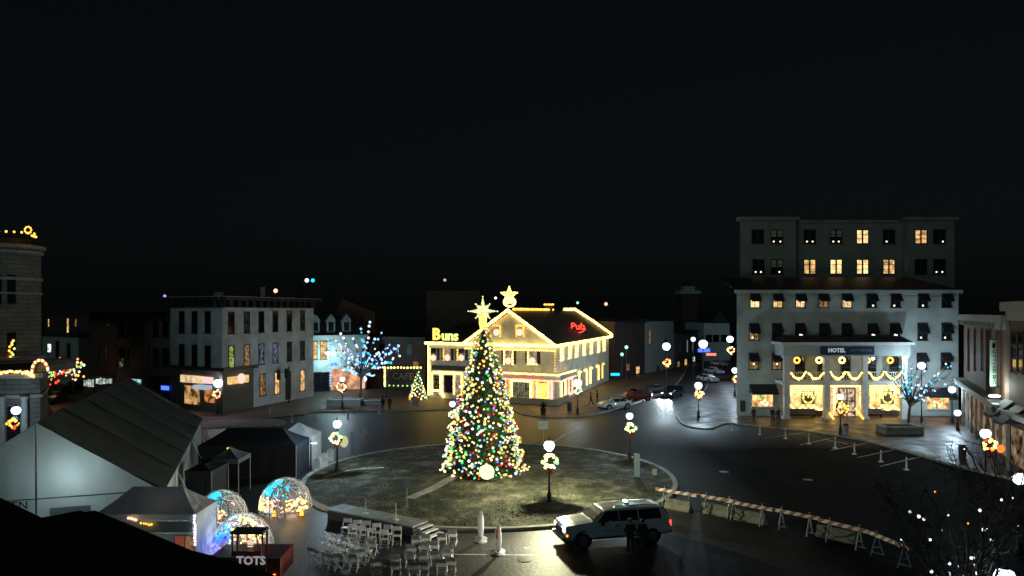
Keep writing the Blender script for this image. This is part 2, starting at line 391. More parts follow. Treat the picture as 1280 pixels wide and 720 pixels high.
poly = [(p.x,p.y) for p in KP]+[(-60,300),(-160,300),(-150,150)]+[(p.x,p.y) for p in g2([(60,489),(130,508),(215,532),(290,527),(345,523)])]
mb = MB(); mb.prism(poly, 0, .12); st(mb.build('pavement', M_paver)); kerb(KP)
KH = smooth(g2([(905,436),(893,460),(880,490),(850,515),(848,524),(858,533),(885,537),(903,531),(922,531),(1044,545),(1120,562),(1190,582),(1290,606)]))
poly = [(p.x,p.y) for p in KH]+[(120,50),(150,200)]
mb = MB(); mb.prism(poly, 0, .12); st(mb.build('pavement', brick('dark_brick_paving', (.12,.055,.038), (.09,.045,.035), (.07,.06,.055), 3., .6, True, .25))); kerb(KH)
KT = smooth(g2([(-60,588),(40,560),(66,540),(58,500),(40,470)]))
mb = MB(); mb.prism([(p.x,p.y) for p in KT]+[(-150,140),(-120,50)], 0, .12); st(mb.build('pavement', M_paver)); kerb(KT)
# traffic nose in front of the white building
NS = smooth(g2([(238,529),(290,526),(340,525),(358,529),(346,533),(300,534),(245,536),(238,529)]), 4)[:-1]
mb = MB(); mb.prism([(p.x,p.y) for p in NS], 0, .16); st(mb.build('traffic_island', M_kerb))
# round grass island
ICX, ICY, IR = -1.65, 54.9, 13.5
ring = [(ICX+(IR)*math.cos(2*math.pi*k/96), ICY+(IR)*math.sin(2*math.pi*k/96), 0) for k in range(96)]
kerb(ring, True, 'kerb', .34, .17)
mb = MB(); NR = 26; vs = [(ICX, ICY, .42)]; fs = []
for i in range(1, NR+1):
    for k in range(96):
        r = (IR-.1)*i/NR; a = 2*math.pi*k/96; x, y = ICX+r*math.cos(a), ICY+r*math.sin(a)
        z = .12+.32*(1-(r/IR)**2)+.05*math.sin(x*1.3+2)*math.sin(y*1.1)*(1-i/NR)
        vs.append((x, y, z))
fs += [(0, 1+k, 1+(k+1)%96) for k in range(96)]
for i in range(NR-1):
    a = 1+i*96; fs += [(a+k, a+96+k, a+96+(k+1)%96, a+(k+1)%96) for k in range(96)]
mb.add(vs, fs); st(mb.build('grass_island', M_turf, smooth=True))
def iz(x, y):
    r = min(1, math.hypot(x-ICX, y-ICY)/IR); return .12+.32*(1-r*r)+.05*math.sin(x*1.3+2)*math.sin(y*1.1)*(1-r)
# worn path and short grass on the island
def path(pts, w):
    mb = MB(); pts = smooth([Vector((p.x,p.y,0)) for p in pts], 5); rows = []
    for i, p in enumerate(pts):
        d = (pts[min(i+1,len(pts)-1)]-pts[max(i-1,0)]).normalized(); q = Vector((-d.y, d.x, 0))*w/2
        rows.append([Vector((v.x,v.y,iz(v.x,v.y)+.035)) for v in (p-q, p, p+q)])
    vs = [v for r in rows for v in r]; n = len(rows)
    mb.add(vs, [(i*3+j, i*3+j+1, i*3+j+4, i*3+j+3) for i in range(n-1) for j in range(2)])
    st(mb.build('path', M_conc))
path(g2([(512,629),(535,620),(570,603),(598,590)]), .75)
path(g2([(405,600),(440,592),(480,590)]), .35)
mb = MB()
for i in range(9000):
    a = random.uniform(0, 6.283); r = (IR-.35)*math.sqrt(random.random()); x, y = ICX+r*math.cos(a), ICY+r*math.sin(a)
    if math.sin(x*.9+1)*math.cos(y*.7)+random.uniform(-.6,.6) < -.1: continue
    z = iz(x, y); t = random.uniform(0, 3.14); h = random.uniform(.04, .11); dx, dy = math.cos(t)*.05, math.sin(t)*.05
    mb.add([(x-dx,y-dy,z-.01),(x+dx,y+dy,z-.01),(x+random.uniform(-.05,.05),y+random.uniform(-.05,.05),z+h)], [(0,1,2)])
tag(mb.build('grass', mat('grass_blade', (.075,.08,.04), .8, noise=.4, scale=1)), kind='stuff')
# road paint
mb = MB()
def strip(a, b, w=.12):
    a, b = G(*a), G(*b); d = (b-a).normalized(); q = Vector((-d.y,d.x,0))*w/2; z = Vector((0,0,.005)); mb.add([a-q+z, b-q+z, b+q+z, a+q+z], [(0,1,2,3)])
strip((690,553),(726,533), .3); strip((620,555),(700,560), .1)
for a in [((1000,556),(1052,545)),((1038,563),(1088,553)),((1072,572),(1118,562)),((1100,583),(1150,571)),((955,548),(1010,540)),((1030,549),(1060,555)),
          ((655,610+75),(700,681))]: strip(*a)
for k in range(6): strip((560+k*12,541),(563+k*12,545), .35)
strip((560,693),(700,694), .1)
st(mb.build('road_markings', M_paint))

# ================================================================== buildings
def body(name, poly, z0, z1, m, parent): mb = MB(); mb.prism(poly, z0, z1); return mb.build(name, m, parent)
WP = [emis('warm_room', (1,.58,.22), .8, .6, 2), emis('dim_warm_room', (1,.55,.22), .2, .8, 2.5), emis('bright_room', (1,.68,.3), 1.3, .4, 2)]
CND = emis('window_candle', (1,.8,.5), 2.5)
# ---------------- hotel
HT = thing('hotel_building', (41.5, 86.5, 0), 'large pale grey hotel with set-back upper block, columned balcony portico and glowing ground floor windows', 'building')
HY = 86.5
def hx(px): return XA(px, HY)
def hz(py): return ZA(py, HY)
x0, x1 = hx(921), hx(1198); EV = hz(363)
body('wall', [(x0,HY),(x1,HY),(x1+5,HY+22),(x0+7.6,HY+22)], 0, EV, M_hotel, HT)
HW = Wall((x0,HY), (x1,HY))
mb = MB(); HW.box(mb, -.3, HW.L+.3, EV-.35, EV+.05, .002, .4); HW.box(mb, 0, HW.L, EV-.9, EV-.7, 0, .08); mb.build('cornice', M_hotel, HT)
mb = MB(); UY = 97.; uz0 = ZA(347, UY); mb.hexa([(x0-.3,HY-.4,EV+.06),(x1+.3,HY-.4,EV+.06),(x1+5,HY+22,EV+.06),(x0+7.4,HY+22,EV+.06)], [(x0+.6,UY-.5,uz0),(x1-.6,UY-.5,uz0),(x1+4,HY+21,uz0),(x0+8,HY+21,uz0)]); mb.build('roof', M_slate, HT)
xu = lambda px, Y=UY: XA(px, Y)
body('upper_wall', [(xu(925),UY),(xu(995),UY),(xu(995),UY+1.2),(xu(1134),UY+1.2),(xu(1134),UY),(xu(1193),UY),(xu(1193)+4,UY+13),(xu(925)+4.4,UY+13)], uz0-1.5, ZA(275,UY), mat('dimmed_tan_render', (.2,.21,.18), .85, noise=.15, scale=.6), HT)  # upper block's tan darkened to imitate light falling off higher up
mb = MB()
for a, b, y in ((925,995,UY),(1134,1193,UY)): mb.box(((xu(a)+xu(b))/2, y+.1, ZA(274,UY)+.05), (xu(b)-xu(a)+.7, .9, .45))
mb.box(((xu(995)+xu(1134))/2, UY+1.2, ZA(275.5,UY)), (xu(1134)-xu(995)-.75, .5, .35)); mb.build('upper_cornice', mat('dimmed_tan_render'), HT)
UW = Wall((xu(925),UY),(xu(995),UY)); UM = Wall((xu(995),UY+1.2),(xu(1134),UY+1.2)); UR = Wall((xu(1134),UY),(xu(1193),UY))
def cand(W, px, y, par, off=.06):
    mb = MB(); mb.bulb(W.p(px, y, off), .11); mb.build('candle', CND, par)
for W, px, ys, lit in [(UW,947,0,0),(UW,971,0,0),(UM,1012,0,0),(UM,1045,0,0),(UM,1078,0,2),(UM,1111,0,0),(UR,1151,0,1),(UR,1174,0,0),
                       (UW,948,1,0),(UW,971,1,0),(UM,1012,1,1),(UM,1045,1,2),(UM,1078,1,2),(UM,1111,1,1),(UR,1151,1,0),(UR,1174,1,0)]:
    y0, y1 = ((288,304),(325,342))[ys]
    pn = {0: M_glass, 1: WP[0], 2: WP[2]}[lit]
    for s in (-3.9, 3.9):
        o = window(W, HT, px+s, .62, y0, y1, pn, M_dark, rows=3, blind=mat('cream_blind', (.45,.4,.3), .8) if lit == 0 and px in (1045,971) else None)
        if not lit and random.random() < .75: cand(W, px+s+random.uniform(-1,1), y1-2, o)
AWN = mat('navy_awning', (.015,.017,.025), .7, noise=.2)
def awning(W, par, px, wd, y0, y1, out=.7):
    u = W.u(px); z1, z0 = W.z(px,y0), W.z(px,y1); h = wd/2; mb = MB()
    a, b, c, d = W.at(u-h,z1,.02), W.at(u+h,z1,.02), W.at(u+h,z0+.18,out), W.at(u-h,z0+.18,out)
    t = Vector((0,0,-.05)); mb.hexa([a+t,b+t,c+t,d+t],[a,b,c,d])
    W.box(mb, u-h, u+h, z0, z0+.17, out-.03, out)
    for s in (-h, h-.03): mb.extr([W.at(u+s,z1-.06,.02), W.at(u+s,z0+.15,.02), W.at(u+s,z0+.15,out-.04)], W.d*.03)
    mb.build('awning', AWN, par)
lit = emis('candle_lit_pane', (1,.62,.3), 1.1, .8, 3)
for i, px in enumerate([943.5,972,1000.5,1029,1058.5,1089.5,1119.5,1153.5,1183]):
    o = window(HW, HT, px, 1.0, 366, 384, [WP[2],WP[0],lit,WP[1],lit,M_glass,M_glass,M_glass,M_glass][i], M_dark, rows=2, cols=2); awning(HW, o, px, 1.15, 365, 377)
    if i > 4 and i < 8: cand(HW, px+random.uniform(-2,2), 382, o)
for i, px in enumerate([942.5,971,1000,1030,1058,1090.5,1118.5,1153,1183]):
    o = window(HW, HT, px, 1.0, 405, 425, [WP[1],M_glass,M_glass,M_glass,M_glass,M_glass,M_glass,M_glass,M_glass][i], M_dark, rows=2, cols=2); awning(HW, o, px, 1.15, 404, 417)
    if i in (2,5,6): cand(HW, px, 418.5, o); cand(HW, px+2, 419, o)
    if i in (0,7,8): cand(HW, px-2, 422, o)
for i, px in enumerate([942,971,1152,1182]):
    o = window(HW, HT, px, 1.0, 442, 461, [WP[1],WP[1],M_glass,M_glass][i], M_dark, rows=2, cols=2); awning(HW, o, px, 1.15, 441, 452)
    cand(HW, px, 455, o)
for px in (1000,1028,1057,1089,1118): window(HW, HT, px, 1.0, 446, 472, M_glass, M_dark, rows=2)
shop = emis('shop_interior', (1,.55,.2), 1.1, .75, 1.6)
for px, wd, a, b in ((953,2.4,(480,492),(492,508)),(1172,2.6,(484,496),(496,511))):
    o = window(HW, HT, px, wd, b[0], b[1], shop, M_white, cols=4, rows=1); awning(HW, o, px, wd+.7, a[0], a[1], 1.2)
    mb = MB()
    for k in range(14): mb.k = k%4; mb.bulb(HW.p(px+random.uniform(-6,6), random.uniform(b[0]+2,b[1]-2), .12), .13)
    mb.build('light_string', [WARM,RED,GREEN,WHITE], o)
mb = MB(); HW.box(mb, HW.u(921)+.4, HW.u(921)+1, .6, 1.9, 0, .03); mb.build('door', M_dark, HT)
# portico
PY = 83.6
def px_(p): return XA(p, PY)
def pz(p): return ZA(p, PY)
cols = [984,1034,1082,1131]
for c in cols:
    mb = MB(); X = px_(c); mb.box((X,PY+.3,.2),(.85,.85,.4)); mb.box((X,PY+.3,(.4+pz(445))/2),(.56,.56,pz(445)-.4)); mb.box((X,PY+.3,pz(445)-.12),(.8,.8,.24)); mb.build('column', M_white, HT)
L, Rr = px_(979), px_(1138); zt = pz(431); zb = pz(445)
mb = MB(); mb.box(((L+Rr)/2,(PY+HY)/2-.02,(zt+zb)/2),(Rr-L,HY-PY+.1,zt-zb)); mb.build('entablature', M_hotel, HT)
mb = MB(); mb.box(((L+Rr)/2,(PY+HY)/2-.15,zt+.15),(Rr-L+.7,HY-PY+.4,.3)); mb.build('portico_cornice', M_white, HT)
mb = MB(); mb.hexa([(L-.2,PY-.25,zt+.31),(Rr+.2,PY-.25,zt+.31),(Rr+.2,HY,zt+.31),(L-.2,HY,zt+.31)],[(L+.5,PY+.8,zt+.9),(Rr-.5,PY+.8,zt+.9),(Rr-.5,HY,zt+1.0),(L+.5,HY,zt+1.0)]); mb.build('portico_roof', M_slate, HT)
sg = MB(); sg.box(((px_(1025)+px_(1092))/2,PY-.12,(pz(433)+pz(443.5))/2),(px_(1092)-px_(1025),.12,pz(433)-pz(443.5))); so = sg.build('sign_board', mat('navy_sign', (.01,.02,.06), .4, noise=0), HT)
text('lettering', 'HOTEL', .62, (px_(1045), PY-.19, pz(438)), (1,0,0), (0,0,1), emis('sign_letters', (.7,.85,1), .45), so, .02, bold=.03)
text('lettering', 'GETTYSBURG', .42, (px_(1075), PY-.19, pz(438)), (1,0,0), (0,0,1), mat('dull_letters', (.2,.22,.28), .5, noise=0), so, .02)
fz = pz(477)
mb = MB(); mb.box(((L+Rr)/2,(PY+HY)/2+.1,fz-.2),(Rr-L-.2,HY-PY-.25,.42)); mb.build('balcony', M_white, HT)
for a, b in zip(cols, cols[1:]):
    xa, xb = px_(a)+.28, px_(b)-.28; mb = MB(); mb.box(((xa+xb)/2,PY+.25,fz+1.05),(xb-xa,.09,.08)); mb.box(((xa+xb)/2,PY+.25,fz+.12),(xb-xa,.07,.07))
    n = 16
    for k in range(n): mb.box((xa+(xb-xa)*(k+.5)/n,PY+.25,fz+.58),(.05,.05,.88))
    mb.build('railing', M_white, HT)
    for h in range(2):   # garland swags of small lights
        p0 = xa+(xb-xa)*h/2+.15; p1 = xa+(xb-xa)*(h+1)/2-.15; mb = MB()
        pts = [Vector((p0+(p1-p0)*t/8, PY+.12, fz+1.05-.75*(1-(t/4-1)**2)*1)) for t in range(9)]
        mb.k = 1; mb.tube(pts, .12, 6); mb.k = 0
        for t in range(26):
            q = t/25*8; i = min(7, int(q)); mb.bulb(lerp(pts[i], pts[i+1], q-i)+Vector((random.uniform(-.05,.05),-.1,random.uniform(-.1,.08))), .1)
        o = mb.build('garland', [WARM, mat('fir_green', (.02,.06,.02), .8, noise=.3)], HT)
# ground floor bays
glow = emis('lobby_glow', (1,.62,.22), 1.25, .55, 1.3)
mb_b = MB()
for a, b in ((987,1030),(1086,1129)):
    xa, xb = hx(a), hx(b); mb = MB(); Z0, Z1 = hz(512), hz(481)
    for k in range(4):
        X = xa+(xb-xa)*k/3; mb.box((X, HY-.06, (Z0+Z1)/2), (.12,.14,Z1-Z0))
    for zz in (Z0, Z1, Z0+(Z1-Z0)*.72): mb.box(((xa+xb)/2, HY-.065, zz), (xb-xa,.12,.1))
    o = mb.build('window', M_white, HT)
    mb = MB(); mb.box(((xa+xb)/2, HY-.01, (Z0+Z1)/2), (xb-xa, .06, Z1-Z0)); mb.build('pane', glow, o)
    mb = MB(); mb.box(((xa+xb)/2, HY-.2, Z0-.5), (xb-xa, .4, .9)); mb.build('window_base', mat('brown_panel', (.07,.04,.03), .6, noise=.2), o)
    mb = MB()     # icicle lights and swags of bulbs in front of the glass
    for k in range(34):
        X = xa+(xb-xa)*(k+.5)/34
        for j in range(random.randint(2, 6)): mb.bulb((X, HY-.3, Z1-.1-j*.26), .075)
    for h in range(3):
        for t in range(12): q = t/11; mb.bulb((xa+(xb-xa)*(h+q)/3, HY-.45, Z0+.55-.5*(1-(2*q-1)**2)), .11)
    mb.build('light_string', WARM, o)
    mb = MB(); cx = (xa+xb)/2    # dark display picture in the middle with garland
    mb.box((cx+.1, HY-.1, (Z0+Z1)/2-.05), (1.5,.1,1.5)); d_ = mb.build('window_display', mat('display_brown', (.12,.07,.04), .6), o)
    mb = MB()
    for t in range(18): A = t/18*6.283; mb.k = t%3; mb.bulb((cx+.1+.6*math.cos(A), HY-.2, (Z0+Z1)/2-.05+.6*math.sin(A)), .11)
    mb.build('wreath', [WARM, GREEN, AMBER], o)
# door bay
xa, xb = hx(1038), hx(1078); Z1 = hz(481)
mb = MB(); mb.box(((xa+xb)/2, HY-.02, Z1/2+.06), (xb-xa,.05,Z1-.1)); mb.build('entrance_wall', emis('entrance_glow', (1,.66,.3), .95, .35, 2), HT)
mb = MB(); dxa, dxb = hx(1048), hx(1068); dz = hz(485)
for X in (dxa, (dxa+dxb)/2, dxb): mb.box((X, HY-.12, dz/2+.1), (.14,.12,dz-.1))
for Z in (.55, dz*.55, dz): mb.box(((dxa+dxb)/2, HY-.12, Z), (dxb-dxa,.1,.14))
dr = mb.build('door', mat('door_brown', (.1,.05,.03), .5), HT)
mb = MB(); mb.box(((dxa+dxb)/2, HY-.08, dz/2+.1), (dxb-dxa,.04,dz-.3)); mb.build('pane', emis('door_glass', (1,.75,.5), .55, .8, 3), dr)
mb = MB(); mb.ball(((dxa+dxb)/2-.15, HY-.2, dz*.5), .05); mb.build('handle', M_rim, dr)
mb = MB()
for X in (xa+.35, xb-.3):
    for k in range(16): mb.bulb((X+random.uniform(-.08,.08), HY-.3, .9+k*(Z1-1)/16), .12)
for k in range(22): mb.bulb((xa+(xb-xa)*k/21, HY-.3, Z1-.12), .1)
mb.build('light_string', WARM, HT)
mb = MB()
for t in range(6): mb.box((hx(1058), PY+.3+t*.28, .21-.0*t), (0.01,.01,.01))
for sx in (1037,1074):   # lit stair rails coming forward from the doors
    pts = [Vector((px_(sx), PY-.9+k*.25, .35+.12*k)) for k in range(8)]
    s_ = MB(); bulb_line(s_, pts, .16, .13); s_.k = 1; s_.tube([p-Vector((0,0,.02)) for p in pts], .04); s_.tube([pts[0], pts[0]-Vector((0,0,.24))], .04)
    s_.build('stair_rail', [GOLD, M_black], HT)
# lit balls hung over the balcony
for i, c in enumerate((1000,1028,1057,1089,1118)):
    mb = MB(); cpt = Vector((px_(c), PY+.9, pz(451)))
    for t in range(16): A = t/16*6.283; mb.bulb(cpt+Vector((.3*math.cos(A),0,.3*math.sin(A))), .12)
    mb.k = 1; mb.tube([cpt+Vector((0,0,.3)), Vector((cpt.x,cpt.y,zb))], .015, 5)
    tag(mb.build('lit_wreath', [GOLD if i in (0,3,4) else WARM, M_dark]), f'glowing round wreath hung over the hotel balcony, {ORD[i]} from the left', 'wreath', 'wreaths over the hotel balcony')
for i, (a, b) in enumerate(((990,1027),(1088,1112))):
    t = thing('bench', (px_((a+b)/2), PY+1.7, .12), ['dark bench under the left glowing hotel window','dark bench under the right glowing hotel window'][i], 'bench', 'benches on the hotel porch')
    L_ = (px_(b)-px_(a)); X = px_((a+b)/2); Y = PY+1.7
    mb = MB(); mb.box((X,Y,.55),(L_,.45,.06)); mb.build('seat', M_wood, t); mb = MB(); mb.box((X,Y+.24,.85),(L_,.05,.45)); mb.build('backrest', M_wood, t)
    for s in (-1,1):
        mb = MB(); mb.box((X+s*(L_/2-.1),Y,.33),(.08,.4,.42)); mb.build('leg', M_black, t)

# ---------------- brick row at the right edge
RW = Wall((52.2,80),(43.6,63.5))
rb = G(1205, 531); re = Vector((XA(1262, 56.5), 56.5, 0)); rb = Vector((rb.x, rb.y, 0))
B1 = thing('brick_building', rb, 'brown brick corner building at right with tall lit vertical banner and storefront canopy', 'building')
W1 = Wall((rb.x,rb.y),(re.x,re.y)); back = Vector((18,6,0))
topz = W1.z(1207, 397)
body('wall', [(rb.x,rb.y),(re.x,re.y),(re.x+18,re.y+3),(rb.x+18,rb.y+3)], 0, topz, M_brick, B1)
mb = MB(); W1.box(mb, -.3, W1.L, topz-.25, topz+.35, .01, .6); W1.box(mb, 0, W1.L, topz-.8, topz-.26, .01, .25)
for k in range(14): W1.box(mb, .4+k*W1.L/14, .65+k*W1.L/14, topz-.75, topz-.27, .26, .5)
mb.build('cornice', mat('pale_cornice', (.3,.3,.28), .7), B1)
for px in (1211,1219,1228): window(W1, B1, px, 1.0, 412, 462, M_glass, M_brick2, rows=3)
mb = MB(); W1.box(mb, W1.u(1236), W1.u(1236)+.5, 4.6, topz-1, .01, .3); W1.box(mb, W1.u(1248), W1.u(1248)+.8, 4.6, topz-1, .01, .3); mb.build('pilaster', M_brick, B1)
zb_ = 5.0
mb = MB(); W1.box(mb, 0, W1.L, zb_-.5, zb_, .01, .9); W1.box(mb, 0, W1.L, zb_+.01, zb_+.15, .01, 1.05); cn = mb.build('shop_canopy', mat('canopy_grey', (.25,.26,.25), .6), B1)
for k in range(9): mb = MB(); W1.box(mb, W1.L*k/8-.12, W1.L*k/8+.12, 0.1, zb_-.52, .0, .22); mb.build('storefront_post', mat('pale_cornice'), B1)
mb = MB(); W1.box(mb, .3, W1.L-.3, .9, zb_-.7, -.05, .02); mb.build('shop_window', emis('shop_dim', (1,.66,.4), .17, .95, 1.1), B1)
bn_u = W1.u(1240)
t = thing('banner', W1.at(bn_u,0,.5), 'tall pale green vertical banner lit from below on the brick facade', 'banner')
bz1, bz0 = W1.z(1241,425), W1.z(1241,483)
q0 = W1.at(bn_u-.0, 0, .35); mb = MB()
bw = Vector((-.55, -.18, 0)); bx = Vector((.9,.0,0)) # hangs square to the street, facing the camera
A = Vector((XA(1237.5, 59.5), 59.5, 0)); Bq = Vector((XA(1245.5, 59.7), 59.7, 0))
def V(p, z): return Vector((p.x,p.y,z))
z1_, z0_ = ZA(425,59.6), ZA(483,59.6)
mb.extr([V(A,z0_),V(Bq,z0_),V(Bq,z1_),V(A,z1_)], (0,.04,0)); mb.build('fabric', mat('banner_green', (.5,.7,.62), .7, noise=.1), t)
mb = MB(); mb.tube([V(A,z1_)+Vector((0,.05,.03)), V(Bq,z1_)+Vector((1.2,.05,.03))], .03); mb.tube([V(A,z0_)+Vector((0,.05,-.03)), V(Bq,z0_)+Vector((1.2,.05,-.03))], .03); mb.build('bracket', M_black, t)
text('lettering', 'GETTYSBURG', .5, V((A+Bq)/2, (z0_+z1_)/2-.2)-Vector((0,.02,0)), (0,0,-1), (1,0,0), M_dark, t, .01)
mb = MB(); c_ = V((A+Bq)/2, z1_-.45)-Vector((0,.02,0)); mb.lathe(c_, [(.01,0),(.2,0)], 12); mb.v = [Vector((p.x, c_.y-.01, c_.z+(p.y-c_.y))) for p in mb.v]; mb.build('emblem', M_dark, t)
wl = thing('wall_lamp', W1.at(W1.u(1243),0,.9), 'bright white canopy lamp under the vertical banner', 'lamp')
lp = Vector((XA(1243,58.4), 58.4, ZA(495,58.4)))
mb = MB(); mb.ball(lp, .35, 12, 6, (1.3,1,.35)); mb.build('lens', emis('floodlight_lens', (.85,1,.95), 5), wl)
mb = MB(); mb.box(lp+Vector((0,.2,-.18)), (.9,.5,.12)); mb.build('housing', M_black, wl)
point('lamp_light', lp+Vector((-.1,-.1,.75)), 260, (.8,1,.9), .2, wl)
t = thing('brick_building', re, 'taller brown brick building cut by the right edge of the picture', 'building')
e2 = Vector((XA(1330,47),47,0)); W2 = Wall((re.x,re.y-.05),(e2.x,e2.y)); tz = W2.z(1262,384)
body('wall', [(re.x,re.y-.05),(e2.x,e2.y),(e2.x+15,e2.y+3),(re.x+17.5,re.y+2.9)], 0, tz, M_brick, t)
mb = MB(); W2.box(mb, 0, W2.L, tz-.3, tz+.4, .01, .7); W2.box(mb, 0, W2.L, tz-1, tz-.31, .01, .3); mb.build('cornice', mat('pale_cornice'), t)
for px in (1268,1276): window(W2, t, px, 1.1, 415, 465, M_glass, M_brick2, rows=3)
mb = MB(); W2.box(mb, 0, W2.L, 4.5, 4.9, .01, .9); mb.build('shop_canopy', mat('canopy_grey'), t)
for k in range(2):
    awning(W2, t, 1262+k*14, 2.0, 500+k*8, 522+k*9, 1.5)
mb = MB(); W2.box(mb, .3, W2.L, .8, 3.6, -.03, .02); mb.build('shop_window', emis('shop_dim'  , (1,.7,.42), .38), t)

# ---------------- pub building with light outlines
pc = G(693,508); pl = G(537,498); pc.z = pl.z = 0
PB = thing('pub_building', pc, 'grey gabled corner pub outlined in strings of warm lights with a lit star above', 'building')
pend = Vector((XA(761,132), 132, 0)); FW = Wall(pc, pl); SW = Wall(pc, pend)
s1 = FW.u(584); fd, sd = FW.d, SW.d
EZ = 8.0
c2 = FW.at(s1, 0); c3 = c2+sd*SW.L
mb = MB(); mb.prism([tuple(pc[:2]), tuple(c2[:2]), tuple(c3[:2]), tuple(pend[:2])], 0, EZ); mid = FW.at(s1/2, 0)
AZt = FW.z(636, 389)
mb.extr([FW.at(0,EZ), FW.at(s1,EZ), FW.at(s1/2,AZt-.15)], sd*SW.L); mb.build('wall', M_clap, PB)
ov = .35; rf = MB()
for e, s in ((-ov,1),(s1+ov,-1)):
    dz_ = (AZt-EZ)/(s1/2); ze = EZ-ov*dz_
    A_, B_ = FW.at(e,ze,ov), FW.at(s1/2,AZt,ov); n_ = Vector((0,0,.2)); v = sd*(SW.L+2*ov)
    rf.hexa([A_,B_,B_+v,A_+v],[A_+n_,B_+n_,B_+v+n_,A_+v+n_])
rf.build('roof', M_slate, PB)
mb = MB(); FW.box(mb, s1+.02, FW.L, 0, EZ-.25, -9, -.0); mb.build('wing_wall', M_clap, PB)
mb = MB(); a, b = FW.at(s1+.45,EZ-.22,.3), FW.at(FW.L+.3,EZ-.22,.3); mb.hexa([a,b,FW.at(FW.L+.3,EZ-.22,-9),FW.at(s1+.45,EZ-.22,-9)],[a+Vector((0,0,.2)),b+Vector((0,0,.2)),FW.at(FW.L+.3,EZ+2.6,-9),FW.at(s1+.45,EZ+2.6,-9)]); mb.build('wing_roof', M_slate, PB)
mb = MB(); chp = Vector((XA(686,118),118,0))+Vector((1.0,0,0)); mb.box((chp.x-1,chp.y,11.5),(1.1,1.1,4.2)); ch_ = mb.build('chimney', M_brick2, PB)
rt = [Vector((chp.x-1+.65*sx, chp.y+.65*sy, 13.5)) for sx, sy in ((-1,-1),(1,-1),(1,1),(-1,1),(-1,-1))]; string(rt, ch_, GOLD, .25, .14)
# shops and windows, front
win = lambda W,px,wd,a,b,**k: window(W, PB, px, wd, a, b, **k)
SH = mat('black_shutter', (.02,.02,.022), .6)
CR = emis('window_cream', (1,.78,.45), .3, .6, 3)
def wreath_small(W, px, py, par, r=.35, m=None):
    mb = MB(); c = W.p(px, py, .2)
    for t in range(10): A = t/10*6.283; mb.bulb(c+W.d*r*.8*math.cos(A)+Vector((0,0,r*.8*math.sin(A))), .17)
    mb.bulb(c, .2); mb.build('wreath', m or PINK, par)
def outline(W, par, px, wd, y0, y1, sides='lt', m=None, r=.11):
    u = W.u(px); h = wd/2+.12; z1, z0 = W.z(px,y0)+.1, W.z(px,y1)
    c = {'tl':W.at(u-h,z1,.16),'tr':W.at(u+h,z1,.16),'bl':W.at(u-h,z0,.16),'br':W.at(u+h,z0,.16)}
    if c['tl'].x > c['tr'].x: c['tl'],c['tr'],c['bl'],c['br'] = c['tr'],c['tl'],c['br'],c['bl']
    if 'l' in sides: string([c['bl'],c['tl']], par, m, .24, r)
    if 't' in sides: string([c['tl'],c['tr']], par, m, .24, r)
    if 'r' in sides: string([c['tr'],c['br']], par, m, .24, r)
    if 'b' in sides: string([c['bl'],c['br']], par, m, .24, r)
for i, px in enumerate((542,559.5,577)):
    o = win(FW, px, .95, 434, 450, shutters=SH, pane=CR if i==1 else M_glass); wreath_small(FW, px+.5, 447, o); outline(FW, o, px, .95, 434, 450, ['lt','lt','lt'][i], GOLD if i else WARM)
for i, px in enumerate((636,666)):
    o = win(FW, px, 1.05, 435, 455, shutters=SH, pane=CR); wreath_small(FW, px, 451, o, .38); outline(FW, o, px, 1.05, 435, 455, ['ltr','lb'][i], WARM)
for i, px in enumerate((621.5,650.5)):
    o = win(FW, px, .8, 408, 420, pane=CR, cols=2); wreath_small(FW, px, 415.5, o, .38); outline(FW, o, px, .8, 408, 420, 'tr' if i == 0 else 'ltr', GOLD)
    cy_ = FW.p(px, 413, .25)
# cornice, gable and rake strings
def cor(W, u0, u1, z, o=.4, par=PB):
    mb = MB(); W.box(mb, u0, u1, z-.35, z, .002, o); mb.build('cornice', M_white, par)
cor(FW, 0, FW.L, EZ-.45, .3)
string([FW.at(-.4,EZ-.1,.55), FW.at(FW.L+.3,EZ-.1,.55)], PB, WARM, .22, .21)
string([FW.at(-.2,EZ-.75,.45), FW.at(s1,EZ-.75,.45)], PB, WARM, .3, .1)
string([FW.at(-.4,EZ-.1,.5), FW.at(s1/2,AZt+.15,.5), FW.at(s1+.4,EZ-.1,.5)], PB, WARM, .22, .21)
string([FW.at(.4,EZ+.1,.4), FW.at(s1/2,AZt-.35,.4), FW.at(s1-.4,EZ+.1,.4)], PB, GOLD, .35, .08)
ridge0 = FW.at(s1/2,AZt+.28,-1.2); ridge1 = ridge0+sd*(SW.L*.55)
string([ridge0, ridge1], PB, GOLD, .3, .16)
rake0 = FW.at(s1/2,AZt+.25,0)+sd*(SW.L*.8); rake1 = FW.at(s1/2,AZt+.25,0)+sd*(SW.L+.3)
rake2 = SW.at(SW.L+.4,EZ+.25,.5); string([rake0+Vector((0,0,.1)), rake1+Vector((0,0,.15)), lerp(rake1,rake2,.5)+Vector((0,0,.2)), rake2], PB, WARM, .25, .22)
string([SW.at(-.3,EZ-.1,.5), SW.at(SW.L+.3,EZ-.1,.5)], PB, WARM, .25, .2)
string([FW.at(-.15,4.6,.15), FW.at(-.15,EZ-.5,.15)], PB, GOLD, .35, .09)
string([FW.at(FW.L+.1,.6,.1), FW.at(FW.L+.1,EZ-.5,.1)], PB, WARM, .22, .16)
